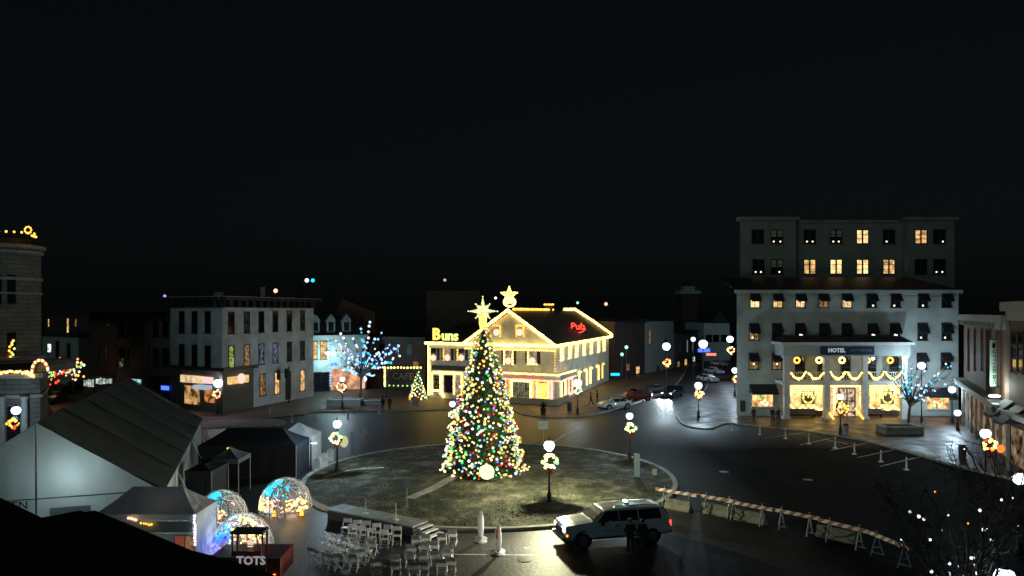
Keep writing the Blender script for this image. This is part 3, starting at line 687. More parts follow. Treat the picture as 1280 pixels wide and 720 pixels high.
# ground floor shopfront
fz1 = FW.z(660,470)
mb = MB(); FW.box(mb, -.5, FW.u(628), fz1-.35, fz1+.35, 0, 1.1); sfc = mb.build('shop_cornice', M_white, PB)
mb = MB(); SW.box(mb, -1.1, 6, fz1-.35, fz1+.35, 0.01, 1.08); mb.build('shop_cornice', M_white, PB)
text('lettering', 'PUB & RESTAURANT', .62, FW.at(FW.u(660),fz1,1.13), -fd, (0,0,1), emis('red_letters', (1,.2,.1), 1), sfc, .03)
for dz_ in (-.38,.4):
    string([FW.at(FW.u(622),fz1+dz_,1.2), FW.at(-1.15,fz1+dz_,1.2), SW.at(7,fz1+dz_,1.2)], PB, PINK if dz_ < 0 else WARM, .24, .12)
o = window(FW, PB, 652, 2.6, 477, 497, emis('pub_room', (.6,.6,.35), .2, .8, 2), M_white, cols=3, rows=1)
outline(FW, o, 652, 2.6, 477, 498, 'ltrb', WARM, .15); outline(FW, o, 652, 3.3, 474, 499, 'ltr', GOLD, .09)
string([FW.at(FW.u(633),.9,.25), FW.at(FW.u(633),fz1-.4,.25)], PB, PINK, .25, .12)
o = window(FW, PB, 679, 1.5, 479, 501, emis('yellow_door_glow', (1,.72,.12), 2.2, .5, 3), M_white, cols=4, rows=1)
outline(FW, o, 679, 1.5, 478, 502, 'lr', PINK, .15)
mb = MB()
for k in range(9):
    A = math.pi*k/8; mb.bulb(FW.at(FW.u(679)+.9*math.cos(A), FW.z(679,479)+.35*math.sin(A), .3), .12)
mb.build('light_string', GOLD, o)
string([FW.at(.25,.5,.3), FW.at(.25,fz1-.4,.3)], PB, PINK, .22, .16)
mb = MB(); FW.box(mb, -.4, FW.u(620), .15, .95, .05, .5); mb.build('shop_base', mat('cream_panel', (.45,.38,.25), .6), PB)
mb = MB(); SW.box(mb, -.4, 6, .15, .95, .05, .5); mb.build('shop_base', mat('cream_panel'), PB)
o = window(SW, PB, 703, 1.9, 476, 496, emis('pub_room'  , (.6,.6,.35), .2), M_white, cols=2, rows=1); outline(SW, o, 703, 1.9, 476, 496, 'ltrb', WARM, .16)
o = window(SW, PB, 712, 1.7, 474, 492, CR, M_white, cols=2, rows=1); outline(SW, o, 712, 1.7, 474, 492, 'ltrb', PINK, .16)
# wing shopfront
wz = FW.z(560,466)
string([FW.at(FW.L-.9,wz,.3), FW.at(s1+1.,wz,.3)], PB, WARM, .22, .15)
for px, wd in ((546,1.2),(561,1.6),(573,1.0)):
    o = window(FW, PB, px, wd, 469, 491, M_glass if px != 573 else CR, M_white, cols=1, rows=1); outline(FW, o, px, wd, 468, 492, 'lr', PINK if px==561 else WARM, .14)
string([FW.at(FW.u(541),1.2,.3), FW.at(FW.u(553),1.2,.3), FW.at(FW.u(556),.4,.4)], PB, WARM, .2, .16)
mb = MB(); FW.box(mb, s1+.3, FW.L-.5, FW.z(560,463), FW.z(560,457), 0, .25); mb.build('sign_board', M_dark, PB)
# side windows
for i, px in enumerate((701,711,719.5,729,738,747,754)):
    y0 = 434-(px-700)*.18; y1 = 450-(px-700)*.22; o = window(SW, PB, px, 1.0, y0, y1, M_glass if i else CR, M_white, shutters=SH)
    outline(SW, o, px, 1.0, y0, y1, 'ltr' if i in (0,3,5) else 'lr', WARM, .13); wreath_small(SW, px, y1-3, o, .4, WARM if i in (0,5) else PINK)
for i, px in enumerate((724,731,738,746,753)):
    y0 = 466-(px-724)*.35; y1 = 484-(px-724)*.42; o = window(SW, PB, px, 1.1, y0, y1, CR, M_white); outline(SW, o, px, 1.1, y0, y1, 'tr' if i % 2 else 'lt', WARM if i != 4 else GOLD, .14)
# roof letters and neon
text('roof_letters', 'B', 2.3, FW.at(FW.u(546.5), EZ+1.1, .25), -fd, (0,0,1), emis('letter_gold', (1,.65,.12), 1.8), PB, .12, bold=.06)
text('roof_letters', 'uns', 2.0, FW.at(FW.u(563.5), EZ+.95, .25), -fd, (0,0,1), emis('letter_lime', (.8,.95,.25), 1.5), PB, .12, bold=.03)
nrm = (Vector((0,0,1))*(s1/2)+(-fd)*(AZt-EZ)).normalized()
sl = min([k*.1 for k in range(380)], key=lambda u: abs(640+F*(SW.at(u,0)+fd*1.6).x/(SW.at(u,0)+fd*1.6).y-722))
rp = SW.at(sl, 0, 0)+fd*1.6; rp.z = EZ+1.6*(AZt-EZ)/(s1/2)+.5
mb = MB(); ctr = rp+Vector((0,-.3,.35))
for s in range(9): A = math.pi*(s/8); 
mb.tube([ctr+Vector((1.15*math.cos(a), 0, .7*math.sin(a)-.15)) for a in [math.pi*k/14+math.pi for k in range(15)]], .1, 6)
ns_ = mb.build('neon_sign', RED, PB)
text('lettering', 'Pub', 1.5, ctr+Vector((0,-.1,.1)), (1,0,0), (0,0,1), RED, ns_, .06, bold=.035)
# stars
def star(name, c, r, m, label, npt=5, pole=None, inner=.42, parts=None):
    t = thing(name, c, label, 'star decoration'); mb = MB(); c = Vector(c)
    pts = [c+Vector((math.sin(math.pi*k/npt)*(r if k%2==0 else r*inner), 0, math.cos(math.pi*k/npt)*(r if k%2==0 else r*inner))) for k in range(2*npt)]
    mb.extr(pts, (0,.12,0)); mb.build('panel', m, t)
    mb = MB(); bulb_line(mb, [p-Vector((0,.05,0)) for p in pts+[pts[0]]], .2, .09); mb.build('bulb_outline', WARM, t)
    if pole: mb = MB(); mb.tube([c+Vector((0,.2,0)), pole], .05, 6); mb.build('pole', M_dark, t)
    return t
sc_ = P3(636.5, 369, 101)
stt = star('roof_star', sc_, 1.15, emis('star_yellow', (1,.8,.2), 1.6), 'yellow lit star on a mast above the pub gable peak', pole=Vector((sc_.x, sc_.y+.2, AZt)))
mb = MB(); cq = P3(637,377.5,101)
for t in range(20): A = t/20*6.283; mb.bulb(cq+Vector((.75*math.cos(A),0,.6*math.sin(A))), .16)
mb.bulb(cq+Vector((.3,0,0)),.2); mb.bulb(cq-Vector((.3,0,.1)),.2); mb.bulb(cq,.2); mb.build('bulb_ring', WARM, stt)

# ---------------- white three storey building
wc = G(278,518); wc.z = 0; wr = G(392,496); wr.z = 0; wl_ = Vector((XA(213,94),94,0))
WB = thing('white_building', wc, 'white three storey corner building with tall narrow windows and dark bracketed cornice', 'building')
WR = Wall(wc, wr); WL = Wall(wc, wl_); WZ = WR.z(292,381)
body('wall', [tuple(wc[:2]), tuple(wr[:2]), (wr.x-11,wr.y+4), (wl_.x+3,wl_.y+18), tuple(wl_[:2])], 0, WZ, M_stucco, WB)
mb = MB()
for W in (WR, WL):
    W.box(mb, -.5, W.L+.5, WZ+.55, WZ+.95, -.3 if W is WR else -.303, 1.0); W.box(mb, 0, W.L, WZ-.35, WZ+.54, -.2, .25)
    for k in range(int(W.L/1.4)): W.box(mb, .5+k*1.4, .8+k*1.4, WZ-.3, WZ+.53, .251, .8)
mb.build('cornice', M_dark, WB)
mb = MB()
for W in (WR, WL): W.box(mb, -.5, W.L+.5, WZ+.96, WZ+1.02, -.3 if W is WR else -.303, 1.05)
mb.build('cornice_edge', mat('pale_metal', (.45,.45,.42), .5), WB)
mb = MB(); mb.prism([tuple(wc[:2]), tuple(wr[:2]), (wr.x-11,wr.y+4), (wl_.x+3,wl_.y+18), tuple(wl_[:2])], WZ+.02, WZ+.5); mb.build('roof', M_slate, WB)
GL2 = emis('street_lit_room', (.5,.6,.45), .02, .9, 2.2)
for i, px in enumerate((289,308.5,326.5,344,361.5,378)):
    k = (px-289)/89
    window(WR, WB, px, .95, 391-2*k, 417-4.5*k, GL2 if i in (1,5) else M_glass, M_dark, rows=2)
    o = window(WR, WB, px, .95, 433-6*k, 459-9.5*k, [emis('lime_room',(.75,.9,.2),.3,.95,2.2),WP[1],emis('blue_room',(.5,.6,.9),.14,.98,2.5),emis('blue_room',(.5,.6,.9),.35),GL2,GL2][i], M_dark, rows=2)
for i, px in enumerate((227.5,243.5,260)):
    window(WL, WB, px, .95, 390, 416, M_glass, M_dark, rows=2); window(WL, WB, px, .95, 431+i, 456+i, M_glass, M_dark, rows=2)
for i, px in enumerate((328,346,378)):
    window(WR, WB, px, 1.0, [468,466,463][i], [494,492,488][i], [WP[1],WP[0],WP[0]][i], M_dark, rows=2)
mb = MB(); WR.box(mb, WR.u(360)-.6, WR.u(360)+.6, .3, WR.z(360,464), 0, .08); mb.build('door', M_dark, WB)
# dark shopfront round the corner
fzz = WR.z(285,462)
mb = MB(); WR.box(mb, -.1, WR.u(316), 0.1, fzz-.1, .0, .12); WL.box(mb, -.1, WL.L, .1, fzz-.1, .003, .125); mb.build('shopfront', mat('shop_grey', (.12,.12,.1), .7), WB)
mb = MB(); WR.box(mb, -.5, WR.u(318), fzz-.1, fzz+.25, 0, .6); WL.box(mb, -.5, WL.L+.3, fzz-.1, fzz+.25, .002, .602); mb.build('shop_cornice', M_dark, WB)
BOX = emis('sign_box', (1,.6,.25), .9, .3, 2)
mb = MB(); WR.box(mb, WR.u(283), WR.u(307), WR.z(295,479), WR.z(295,470), .13, .5); sb_ = mb.build('sign_box', BOX, WB)
mb = MB(); cc = WR.p(297,473,.55)
mb.lathe((0,0,0), [(.01,-.1),(.62,-.1),(.62,.1),(.01,.1)], 20); mb.v = [cc+WR.d*p.x+WR.n*p.z+Vector((0,0,p.y)) for p in mb.v]; mb.build('round_sign', emis('round_glow', (1,.6,.48), 1.3), sb_)
mb = MB(); WL.box(mb, WL.u(256), WL.u(229), WL.z(240,478), WL.z(240,469), .13, .4); mb.build('sign_box', emis('sign_box_dim', (1,.7,.4), .8, .4, 1.5), WB)
mb = MB(); WL.box(mb, WL.u(268), WL.u(258), WL.z(262,479), WL.z(262,471), .13, .5); mb.build('sign_box', emis('rosy_box', (1,.7,.65), 1), WB)
mb = MB(); WL.box(mb, WL.u(251), WL.u(232), WL.z(240,505), WL.z(240,482), .126, .15); mb.build('shop_window', emis('cafe_room', (1,.55,.2), .45, .9, 1.2), WB)
mb = MB(); WL.box(mb, WL.u(268), WL.u(252), WL.z(262,486), WL.z(262,481), .3, 1.2); mb.build('awning', emis('lit_awning', (.7,.82,.95), .55), WB)
mb = MB(); WL.box(mb, WL.u(270), WL.u(257), WL.z(262,503), WL.z(262,487), .126, .16); mb.build('shop_door', emis('door_room', (1,.35,.1), .4, .9, 2), WB)
for px, wd_, hh_ in ((300,1.2,1.1),(352,.5,2.0),(330,2.4,.7)):
    p = WR.at(WR.u(px), WZ+.5, -3); mb = MB(); mb.box(p+Vector((0,0,hh_/2)), (wd_,wd_*.8,hh_)); mb.build('roof_vent' if wd_ < 1 or wd_ > 2 else 'chimney', M_conc, WB)
# low dark left extension
el = Vector((XA(147,100),100,0)); e0 = Vector((XA(213,94.1),94.1,0)); WE = Wall(el, e0)
LB = thing('row_building', el, 'dim two storey row house joined to the left of the white building', 'building')
zE = WE.z(200,401)
body('wall', [tuple(el[:2]), tuple(e0[:2]), (e0.x+3,e0.y+14), (el.x+3,el.y+14)], 0, zE, mat('dim_stucco', (.22,.23,.22), .85, noise=.2), LB)
mb = MB(); WE.box(mb, 0, WE.L-.01, zE, zE+.35, -1, .5); mb.build('cornice', M_dark, LB)
for px in (152,163,195,207.5):
    for a, b in ((402,421),(436,458)): window(WE, LB, px, 1.1, a, b, M_glass, M_dark, rows=2)
mb = MB(); WE.box(mb, WE.u(169), WE.u(188), 3.5, zE-.2, 0, .8); mb.build('bay', M_dark, LB)
mb = MB(); WE.box(mb, .2, WE.L-.2, .1, 4, 0, .3); mb.build('shopfront', M_dark, LB)
mb = MB(); WE.box(mb, WE.u(160), WE.u(179), WE.z(170,482), WE.z(170,473), .3, .4); mb.build('sign_board', emis('teal_sign', (.35,.8,.7), .7, .9, 1.2), LB)
mb = MB(); WE.box(mb, WE.u(205), WE.u(214), WE.z(208,487), WE.z(208,482), .31, .42); mb.build('neon_sign', BLUE, LB)

# ---------------- cyan lit shop beside it, mansard with dormers
c0 = Vector((XA(390,112),112,0)); c1 = Vector((XA(457,116),116,0)); WC = Wall(c0, c1); CB = thing('shop_building', c0, 'shop with mansard dormers and facade washed in bright cyan light', 'building')
zc = WC.z(420,419); body('wall', [tuple(c0[:2]), tuple(c1[:2]), (c1.x-2,c1.y+14), (c0.x-2,c0.y+14)], 0, zc, M_stucco, CB)
mb = MB(); a, b = WC.at(-.2,zc,.4), WC.at(WC.L+.2,zc,.4); t_ = zc+3.1; mb.hexa([a,b,WC.at(WC.L+.2,zc,-12),WC.at(-.2,zc,-12)],[WC.at(0,t_,-1.6),WC.at(WC.L,t_,-1.6),WC.at(WC.L,t_,-11),WC.at(0,t_,-11)]); mb.build('roof', M_slate, CB)
mb = MB(); WC.box(mb, -.2, WC.L+.2, zc-.35, zc+.02, .41, .55); mb.build('cornice', M_white, CB)
for px in (394,413.5,433):
    u = WC.u(px); mb = MB(); WC.box(mb, u-.65, u+.65, zc+.4, zc+2.2, -1.5, .1); mb.extr([WC.at(u-.85,zc+2.2,.15), WC.at(u+.85,zc+2.2,.15), WC.at(u,zc+3.3,.15)], -WC.n*1.6); d_ = mb.build('dormer', mat('dim_stucco'), CB)
    mb = MB(); WC.box(mb, u-.4, u+.4, zc+.7, zc+2, .1, .13); mb.build('pane', M_glass, d_)
for px in (392.5,404.5): window(WC, CB, px, .9, 427, 449, WP[0], M_dark, rows=2)
for px in (397,407): window(WC, CB, px, 1.1, 466, 489, M_glass, M_dark, rows=2)
mb = MB(); WC.box(mb, WC.u(414), WC.L-.2, .3, WC.z(430,461), 0, .3); sfo = mb.build('shopfront', emis('peach_front', (1,.5,.3), .75, .6, .9), CB)
string([WC.at(WC.u(412), z, .4) for z in (1, 7.5)], CB, BLUEW, .4, .13); string([WC.at(WC.u(418),6.2,.4), WC.at(WC.u(437),6.2,.4)], CB, PINK, .4, .12)
ft = thing('flood_lamp', WC.at(3,7,2.2), 'cyan white flood lamp washing the shop facade beside the white building', 'lamp')
mb = MB(); mb.ball(WC.at(2.2,6,1.0), .3, 10, 6); mb.build('lens', emis('flood_cyan', (.6,.95,1), 5), ft); mb = MB(); mb.tube([WC.at(2.2,6.25,1.0), WC.at(2.2,6.4,0)], .05); mb.build('bracket', M_black, ft)
point('lamp_light', WC.at(2.2,5.6,2.6), 700, (.5,.92,1), .3, ft)
mb = MB(); gx = XA(446,124)
hb = thing('brick_house', (gx,124,0), 'brick gable end rising dimly behind the lit shop roof', 'house'); mb.box((gx,126,6),(6.5,6,12.5)); mb.extr([(gx-3.4,122.9,12.2),(gx+3.4,122.9,12.2),(gx-2.2,122.9,14.6)],(0,6.2,0)); mb.build('wall', M_brick, hb)

# ---------------- dim background buildings
def dim(name, label, pa, pb, Yd, ytop, m, wins=(), depth=16, parapet=True):
    a, b = Vector((XA(pa,Yd[0]),Yd[0],0)), Vector((XA(pb,Yd[1]),Yd[1],0)); W = Wall(a, b); t = thing(name, a, label, 'building')
    zt = W.z((pa+pb)/2, ytop); bk = -W.n*depth
    body('wall', [tuple(a[:2]), tuple(b[:2]), tuple((b+bk)[:2]), tuple((a+bk)[:2])], 0, zt, m, t)
    if parapet: mb = MB(); W.box(mb, -.1, W.L+.1, zt-.1, zt+.4, -depth, .35); mb.build('cornice', M_dark, t)
    for px, wd, y0, y1, pn in wins: window(W, t, px, wd, y0, y1, pn, M_dark, rows=2)
    return t, W
dm = mat('dim_plaster', (.36,.37,.35), .85, noise=.2)
dim('brick_building', 'tall plain brown block standing dark behind the lit letters', 533, 600, (140,140), 366, brick('brown_block', (.16,.11,.08),(.14,.1,.08),(.12,.1,.08), 1.), [], 20)
dim('brick_building', 'low dark brick house between blue-lit tree and pub', 462, 532, (120,116), 424, M_brick, [(478,1,430,444,M_glass),(495,1,430,444,M_glass),(512,1,430,444,M_glass),(520,1,452,466,WP[1])])
dim('row_building', 'far dark building with thin orange lit windows at far left', 56, 112, (150,142), 392, M_brick2, [(61,.5,399,408,WP[0]),(85,.7,398,417,WP[0]),(95,.6,399,408,WP[1]),(70,1,428,441,M_glass),(83,1,428,441,M_glass)])
dim('row_building', 'low pale shop standing before the far dark houses at left', 53, 98, (128,122), 420, dm, [(62,1.2,430,440,emis('pale_candle',(1,.85,.7),1.5,.9,2)),(72,.9,427,446,M_glass),(86,.9,430,446,M_glass)])
dim('row_building', 'dark brick house left of the dim row house', 113, 146, (118,104), 404, M_brick2, [(124,1,437,452,M_glass),(133,1,434,454,GL2),(135,.5,403,407,WP[1])])
dim('row_building', 'plain dark shop row beside the pub on the side street', 768, 806, (134,146), 404, M_brick2, [(777,1.4,432,440,GL2),(797,1.8,458,467,WP[0]),(785,1.4,455,463,WP[1])], 14)
dim('row_building', 'grey two storey shop with pale bay window right of the dark row', 806, 842, (146,160), 401, dm, [(812,1,412,430,WP[1]),(822,1.2,458,468,GL2),(812,1.6,470,480,WP[0]),(829,2.4,464,474,emis('pale_shop',(.8,1,.95),.6,.7,1.2)),(832,1.2,425,438,M_glass)], 14)
dim('row_building', 'dark narrow houses with pale window strips further up the side street', 843, 872, (161,180), 416, brick('pale_far_brick', (.3,.27,.24), (.25,.23,.21), (.3,.3,.3), 1.), [(850,1,428,440,GL2),(859,1,425,440,emis('grey_pane',(.7,.8,.8),.25)),(866,1,425,438,emis('grey_pane',(.7,.8,.8),.25)),(848,2.2,452,460,WP[1]),(857,2.2,449,456,WP[0]),(867,2.4,446,452,emis('pale_shop'))], 14)
t, W = dim('gabled_building', 'pale grey gabled building closing the view at the end of the street', 880, 912, (185,185), 404, mat('pale_dim', (.55,.6,.62), .85), [(886,1.4,419,427,M_glass),(895,1.4,419,427,M_glass),(905,1.4,419,427,M_glass)], 20, False)
mb = MB(); zt = W.z(895,404); mb.extr([W.at(2.,zt,.2), W.at(W.L-.5,zt,.2), W.at(W.L/2+.8,zt+3.2,.2)], -W.n*18); mb.build('roof', M_slate, t)
ct = thing('church_tower', (XA(860,230),230,0), 'dark square church tower behind the far houses', 'tower'); mb = MB(); X = XA(860,230); mb.box((X,230,9),(5,5,18)); mb.build('wall', M_brick2, ct)
mb = MB(); mb.box((X,230,18.4),(6.4,6.4,1)); mb.box((X,230,19.5),(3.5,3.5,1.6)); mb.build('belfry', dm, ct); mb = MB(); mb.hexa([(X-1.6,228.4,20.2),(X+1.6,228.4,20.2),(X+1.6,231.6,20.2),(X-1.6,231.6,20.2)],[(X-.1,229.9,23),(X+.1,229.9,23),(X+.1,230.1,23),(X-.1,230.1,23)]); mb.build('spire', M_slate, ct)

tw = [('pale lit shopfront behind the marquee ridge, left one',104,117,474,484),('pale lit shopfront behind the marquee ridge, right one',119,140,472,481)]
for lb_, pa, pb, ya, yb in tw:
    Y = 103.; t = thing('market_stall', (XA((pa+pb)/2,Y),Y,0), lb_, 'stall'); xa_, xb_ = XA(pa,Y), XA(pb,Y); mb = MB(); mb.box(((xa_+xb_)/2,Y+.6,ZA(yb,Y)/2),(xb_-xa_,1.2,ZA(yb,Y))); mb.build('counter', M_dark, t)
    n = 5
    for k in range(n): mb = MB(); X = xa_+(xb_-xa_)*(k+.5)/n; mb.box((X,Y+.1,(ZA(ya,Y)+ZA(yb,Y))/2),((xb_-xa_)/n*.7,.1,(ZA(ya,Y)-ZA(yb,Y))*random.uniform(.6,.95))); mb.build('lit_panel', emis('stall_light', (.75,.9,.8), .5, .8, 1.5), t)
    mb = MB(); mb.box(((xa_+xb_)/2,Y+.5,ZA(ya,Y)+.15),(xb_-xa_+.4,1.6,.2)); mb.build('roof', M_dark, t)
# ---------------- stone tower building at the left edge
TY = 75.; TX = XA(8, TY); TR = XA(45,TY)-TX
TW = thing('stone_building', (TX, TY, 0), 'grey stone building with round corner turret and lit balustrades at the left edge', 'building')
tz = ZA(312, TY)
mb = MB(); mb.lathe((TX,TY,0), [(TR,7.2),(TR,tz)], 28); mb.prism([(TX-14,TY-1),(TX,TY-TR+.3),(XA(36,TY+12),TY+12),(TX-16,TY+12)], 7.2, tz-.01); mb.build('wall', M_stone, TW)
mb = MB()
for z, r, h in ((tz,.45,.35),(tz-.5,.25,.3),(tz-3.2,.18,.3),(tz-4.6,.12,.18),(7.5,.3,.3)): mb.lathe((TX,TY,0), [(TR+.02,z),(TR+r,z+.05),(TR+r,z+h),(TR+.02,z+h+.1)], 28)
mb.build('cornice', mat('carved_stone', (.32,.33,.31), .8, noise=.2), TW)
for px, a, b in ((33,345,380),(20,345,380),(33,415,448)):
    th = (px-8)/37*1.1; d = Vector((math.sin(th),-math.cos(th),0)); q = Vector((math.cos(th),math.sin(th),0)); c = Vector((TX,TY,0))+d*(TR-.02); mb = MB(); z0, z1 = ZA(b,TY), ZA(a,TY)
    p = [c-q*.35, c+q*.35, c+q*.35+d*.08, c-q*.35+d*.08]; mb.hexa([V(k,z0) for k in p],[V(k,z1) for k in p]); o = mb.build('window', M_glass, TW)
    if a > 400:
        mb = MB()
        for k in range(9): mb.k = k%3; mb.bulb(V(c+d*.15+q*random.uniform(-.25,.25), z0+.3+k*.2), .13)
        mb.build('light_string', [GOLD, LGREEN, AMBER], o)
zr = ZA(291, TY); pts = [Vector((TX+(TR+.2)*math.sin(a), TY-(TR+.2)*math.cos(a), zr-.15)) for a in [(-1.2+.2*k) for k in range(15)]]
mb = MB(); mb.lathe((TX,TY,0), [(TR-.2,tz),(TR-.5,tz+1.0),(.3,tz+1.4)], 20); mb.build('roof', M_slate, TW)
mb = MB(); mb.tube(pts, .05, 5)
for p in pts[::2]: mb.tube([p, Vector((p.x,p.y,tz+.35))], .04, 5)
rl = mb.build('roof_rail', M_black, TW)
mb = MB(); mb.k = 0
q = pts[0]
bulb_line(mb, pts[:14], .33, .11); mb.k = 1; bulb_line(mb, pts[:14], .8, .1)
for k in range(9): A = k/9*6.283; mb.k = 0; mb.bulb(P3(35,287.5,TY-2)+Vector((.32*math.cos(A),0,.32*math.sin(A))), .1)
for k in range(5): mb.k = k%2; mb.bulb(P3(40+k*1.2,294.5+.4*k,TY-2), .13)
mb.build('light_string', [GOLD, AMBER], rl)
# lower projecting storey with arch
FYY = 68.; zl = ZA(472, FYY); LX = XA(38,FYY)
mb = MB(); mb.prism([(LX-20,FYY-1),(LX,FYY-1),(LX+.9,FYY),(XA(60,FYY+7),FYY+7),(LX-20,FYY+7)], 0, zl); mb.build('lower_wall', M_stone, TW)
mb = MB(); mb.prism([(LX-20,FYY-1.3),(LX+.2,FYY-1.3),(LX+1.3,FYY-.2),(XA(61,FYY+7),FYY+7.2),(LX-20,FYY+7.2)], zl+.002, zl+.4); mb.prism([(LX-20,FYY-1.2),(LX+.1,FYY-1.2),(LX+1.2,FYY-.1),(XA(60.5,FYY+7),FYY+7.1),(LX-20,FYY+7.1)], zl-1.8, zl-1.5); mb.build('lower_cornice', mat('carved_stone'), TW)
mb = MB()
for dx in (-1.7,.35): mb.lathe((LX+dx, FYY-1.4, 0), [(.35,.1),(.3,.4),(.26,zl-2),(.36,zl-1.6)], 12)
mb.build('column', mat('carved_stone'), TW)
mb = MB(); mb.box((LX-.75,FYY-1.03,2),(1.3,.1,3.4)); mb.build('door', M_glass, TW)
arch = [Vector((XA(50,FYY)+.75*math.cos(a), FYY+.2, ZA(467,FYY)+.15+1.1*math.sin(a))) for a in [math.pi*(1-k/10) for k in range(11)]]
mb = MB(); mb.tube(arch, .16, 6); mb.extr([arch[0]+Vector((0,.2,0))]+[a+Vector((0,.2,0)) for a in arch[1:]], (0,4,0)); ar = mb.build('arched_dormer', M_stone, TW)
mb = MB(); 
for i, p in enumerate([lerp(arch[j], arch[j+1], t) for j in range(10) for t in (0,.5)]): mb.k = i%3; mb.bulb(p-Vector((0,.22,0)), .12)
mb.build('light_string', [WARM, PINK, RED], ar)
mb = MB(); bp_ = [P3(-20,465,FYY-1.4), P3(32,465,FYY-1.4), P3(42,470,FYY-.9)]
for i in range(40): mb.k = (0,0,1,0,2)[i%5]; t = i/39*2; j = min(1,int(t)); mb.bulb(lerp(bp_[j],bp_[j+1],t-j)+Vector((0,0,random.uniform(-.1,.1))), .12)
mb.build('light_string', [WARM, PINK, AMBER], TW)

# ---------------- near roof in the foreground
NB = thing('foreground_building', (-7,10,0), 'black flat roof of the near building across the lower left corner', 'building')
pp = [G(x,y,8.02) for x,y in [(-70,590),(0,622),(52,647),(100,638),(106,640),(118,638),(131,643),(240,688),(290,701),(352,722)]]
pp = [(p.x,p.y) for p in pp]+[(-2.6,4),(-13,4)]
body('wall', pp, 0, 7.9, mat('black_brick', (.02,.012,.01), .9, noise=.4), NB)
mb = MB(); mb.prism([(x, y+.002) for x, y in pp], 7.9, 8.02); mb.build('roof', mat('tar_roof', (.008,.008,.009), .9, noise=.5), NB)
# ================================================================== tents
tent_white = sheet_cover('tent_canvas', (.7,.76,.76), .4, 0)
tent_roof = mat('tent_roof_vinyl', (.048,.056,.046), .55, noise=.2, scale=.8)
TF = Vector((-23.7,36.7,0)); td = Vector((-.325,.946,0)); tn = Vector((.946,.325,0)); TWd = 5.7; TLn = 26.5; TRz, TEz = 6.8, 3.0
t = thing('marquee_tent', TF, 'large white gabled marquee tent with dark roof panels at left', 'tent')
def tp(a, l, z): p = TF+tn*a+td*l; return Vector((p.x,p.y,z))
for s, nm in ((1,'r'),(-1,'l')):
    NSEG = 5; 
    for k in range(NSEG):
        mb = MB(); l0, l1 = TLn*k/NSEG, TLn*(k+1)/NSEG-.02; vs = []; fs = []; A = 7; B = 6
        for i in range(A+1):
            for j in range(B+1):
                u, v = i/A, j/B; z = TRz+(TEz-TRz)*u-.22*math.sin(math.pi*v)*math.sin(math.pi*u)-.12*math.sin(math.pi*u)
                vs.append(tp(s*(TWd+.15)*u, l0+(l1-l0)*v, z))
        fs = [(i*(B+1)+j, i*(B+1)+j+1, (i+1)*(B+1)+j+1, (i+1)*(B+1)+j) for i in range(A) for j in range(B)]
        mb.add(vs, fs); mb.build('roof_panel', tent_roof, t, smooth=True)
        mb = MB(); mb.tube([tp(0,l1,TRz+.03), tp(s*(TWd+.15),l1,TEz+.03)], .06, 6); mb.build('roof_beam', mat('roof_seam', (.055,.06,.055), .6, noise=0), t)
mb = MB(); vs = [tp(-TWd,0,0), tp(TWd,0,0), tp(TWd,0,TEz), tp(0,0,TRz-.05), tp(-TWd,0,TEz)]; mb.add(vs, [(0,1,2,3,4)])
mb.v = []; mb.f = []; mb.mi = []
NX = 40
vs = []; fs = []
for i in range(NX+1):
    a = -TWd+2*TWd*i/NX; zt_ = TEz+(TRz-TEz)*(1-abs(a)/TWd)-.05
    for j in range(9):
        vs.append(tp(a, -.05+.05*math.sin(i*1.7)*(1-j/8)+.04*math.sin(i*.6+j), zt_*j/8))
fs = [(i*9+j,(i+1)*9+j,(i+1)*9+j+1,i*9+j+1) for i in range(NX) for j in range(8)]
mb.add(vs, fs); mb.build('gable_wall', tent_white, t, smooth=True)
mb = MB(); mb.tube([tp(0,-.12,.05), tp(0,-.12,TRz-.1)], .05, 6); mb.tube([tp(-TWd,-.12,TEz), tp(TWd,-.12,TEz)], .035, 6); mb.build('pole', mat('grey_metal', (.35,.36,.36), .4, noise=0), t)
mb = MB(); mb.extr([tp(.6,-.14,.1), tp(2.4,-.14,.1), tp(2.4,-.14,2.5), tp(.6,-.14,2.5)], tn*.0+td*-.03); mb.build('door', sheet_cover('clear_vinyl', (.4,.45,.45), .3, .3), t)
mb = MB(); mb.extr([tp(.75,-.19,.1), tp(2.3,-.19,.1), tp(2.3,-.19,1.0), tp(.75,-.19,1.0)], td*-.03); mb.build('door_panel', M_wood, t)
text('lettering', 'BIERGARTEN', .55, tp(-.3,-.25,2.75), tn, (0,0,1), M_dark, t, .01, align='RIGHT')
mb = MB(); lq = tp(1.3,3.4,4.0); mb.ball(lq, .18, 10, 6); mb.tube([lq, Vector((lq.x,lq.y,TRz-1.6))], .02); mb.build('added_inner_lamp', emis('added_tent_glow', (.8,.97,1), 3), t); point('lamp_light', tp(1.5,1.6,4.1), 170, (.75,.97,1), .25, t)  # interior lamp added to brighten the gable canvas from within
mb = MB()
vs = []
for i in range(41):
    for j in range(5): vs.append(tp(TWd+.05*math.sin(i*1.3)*(1-j/4), TLn*i/40, TEz*j/4))
mb.add(vs, [(i*5+j,(i+1)*5+j,(i+1)*5+j+1,i*5+j+1) for i in range(40) for j in range(4)]); mb.build('side_wall', tent_white, t, smooth=True)
mb = MB(); mb.extr([tp(-TWd,TLn,0), tp(TWd,TLn,0), tp(TWd,TLn,TEz), tp(0,TLn,TRz-.05), tp(-TWd,TLn,TEz)], td*.03); mb.build('gable_wall', tent_white, t)
mb = MB()
for l in (0.02, TLn*.2): mb.tube([tp(TWd+.14,l,0), tp(TWd+.14,l,TEz)], .07, 6)
mb.build('post', M_white, t)
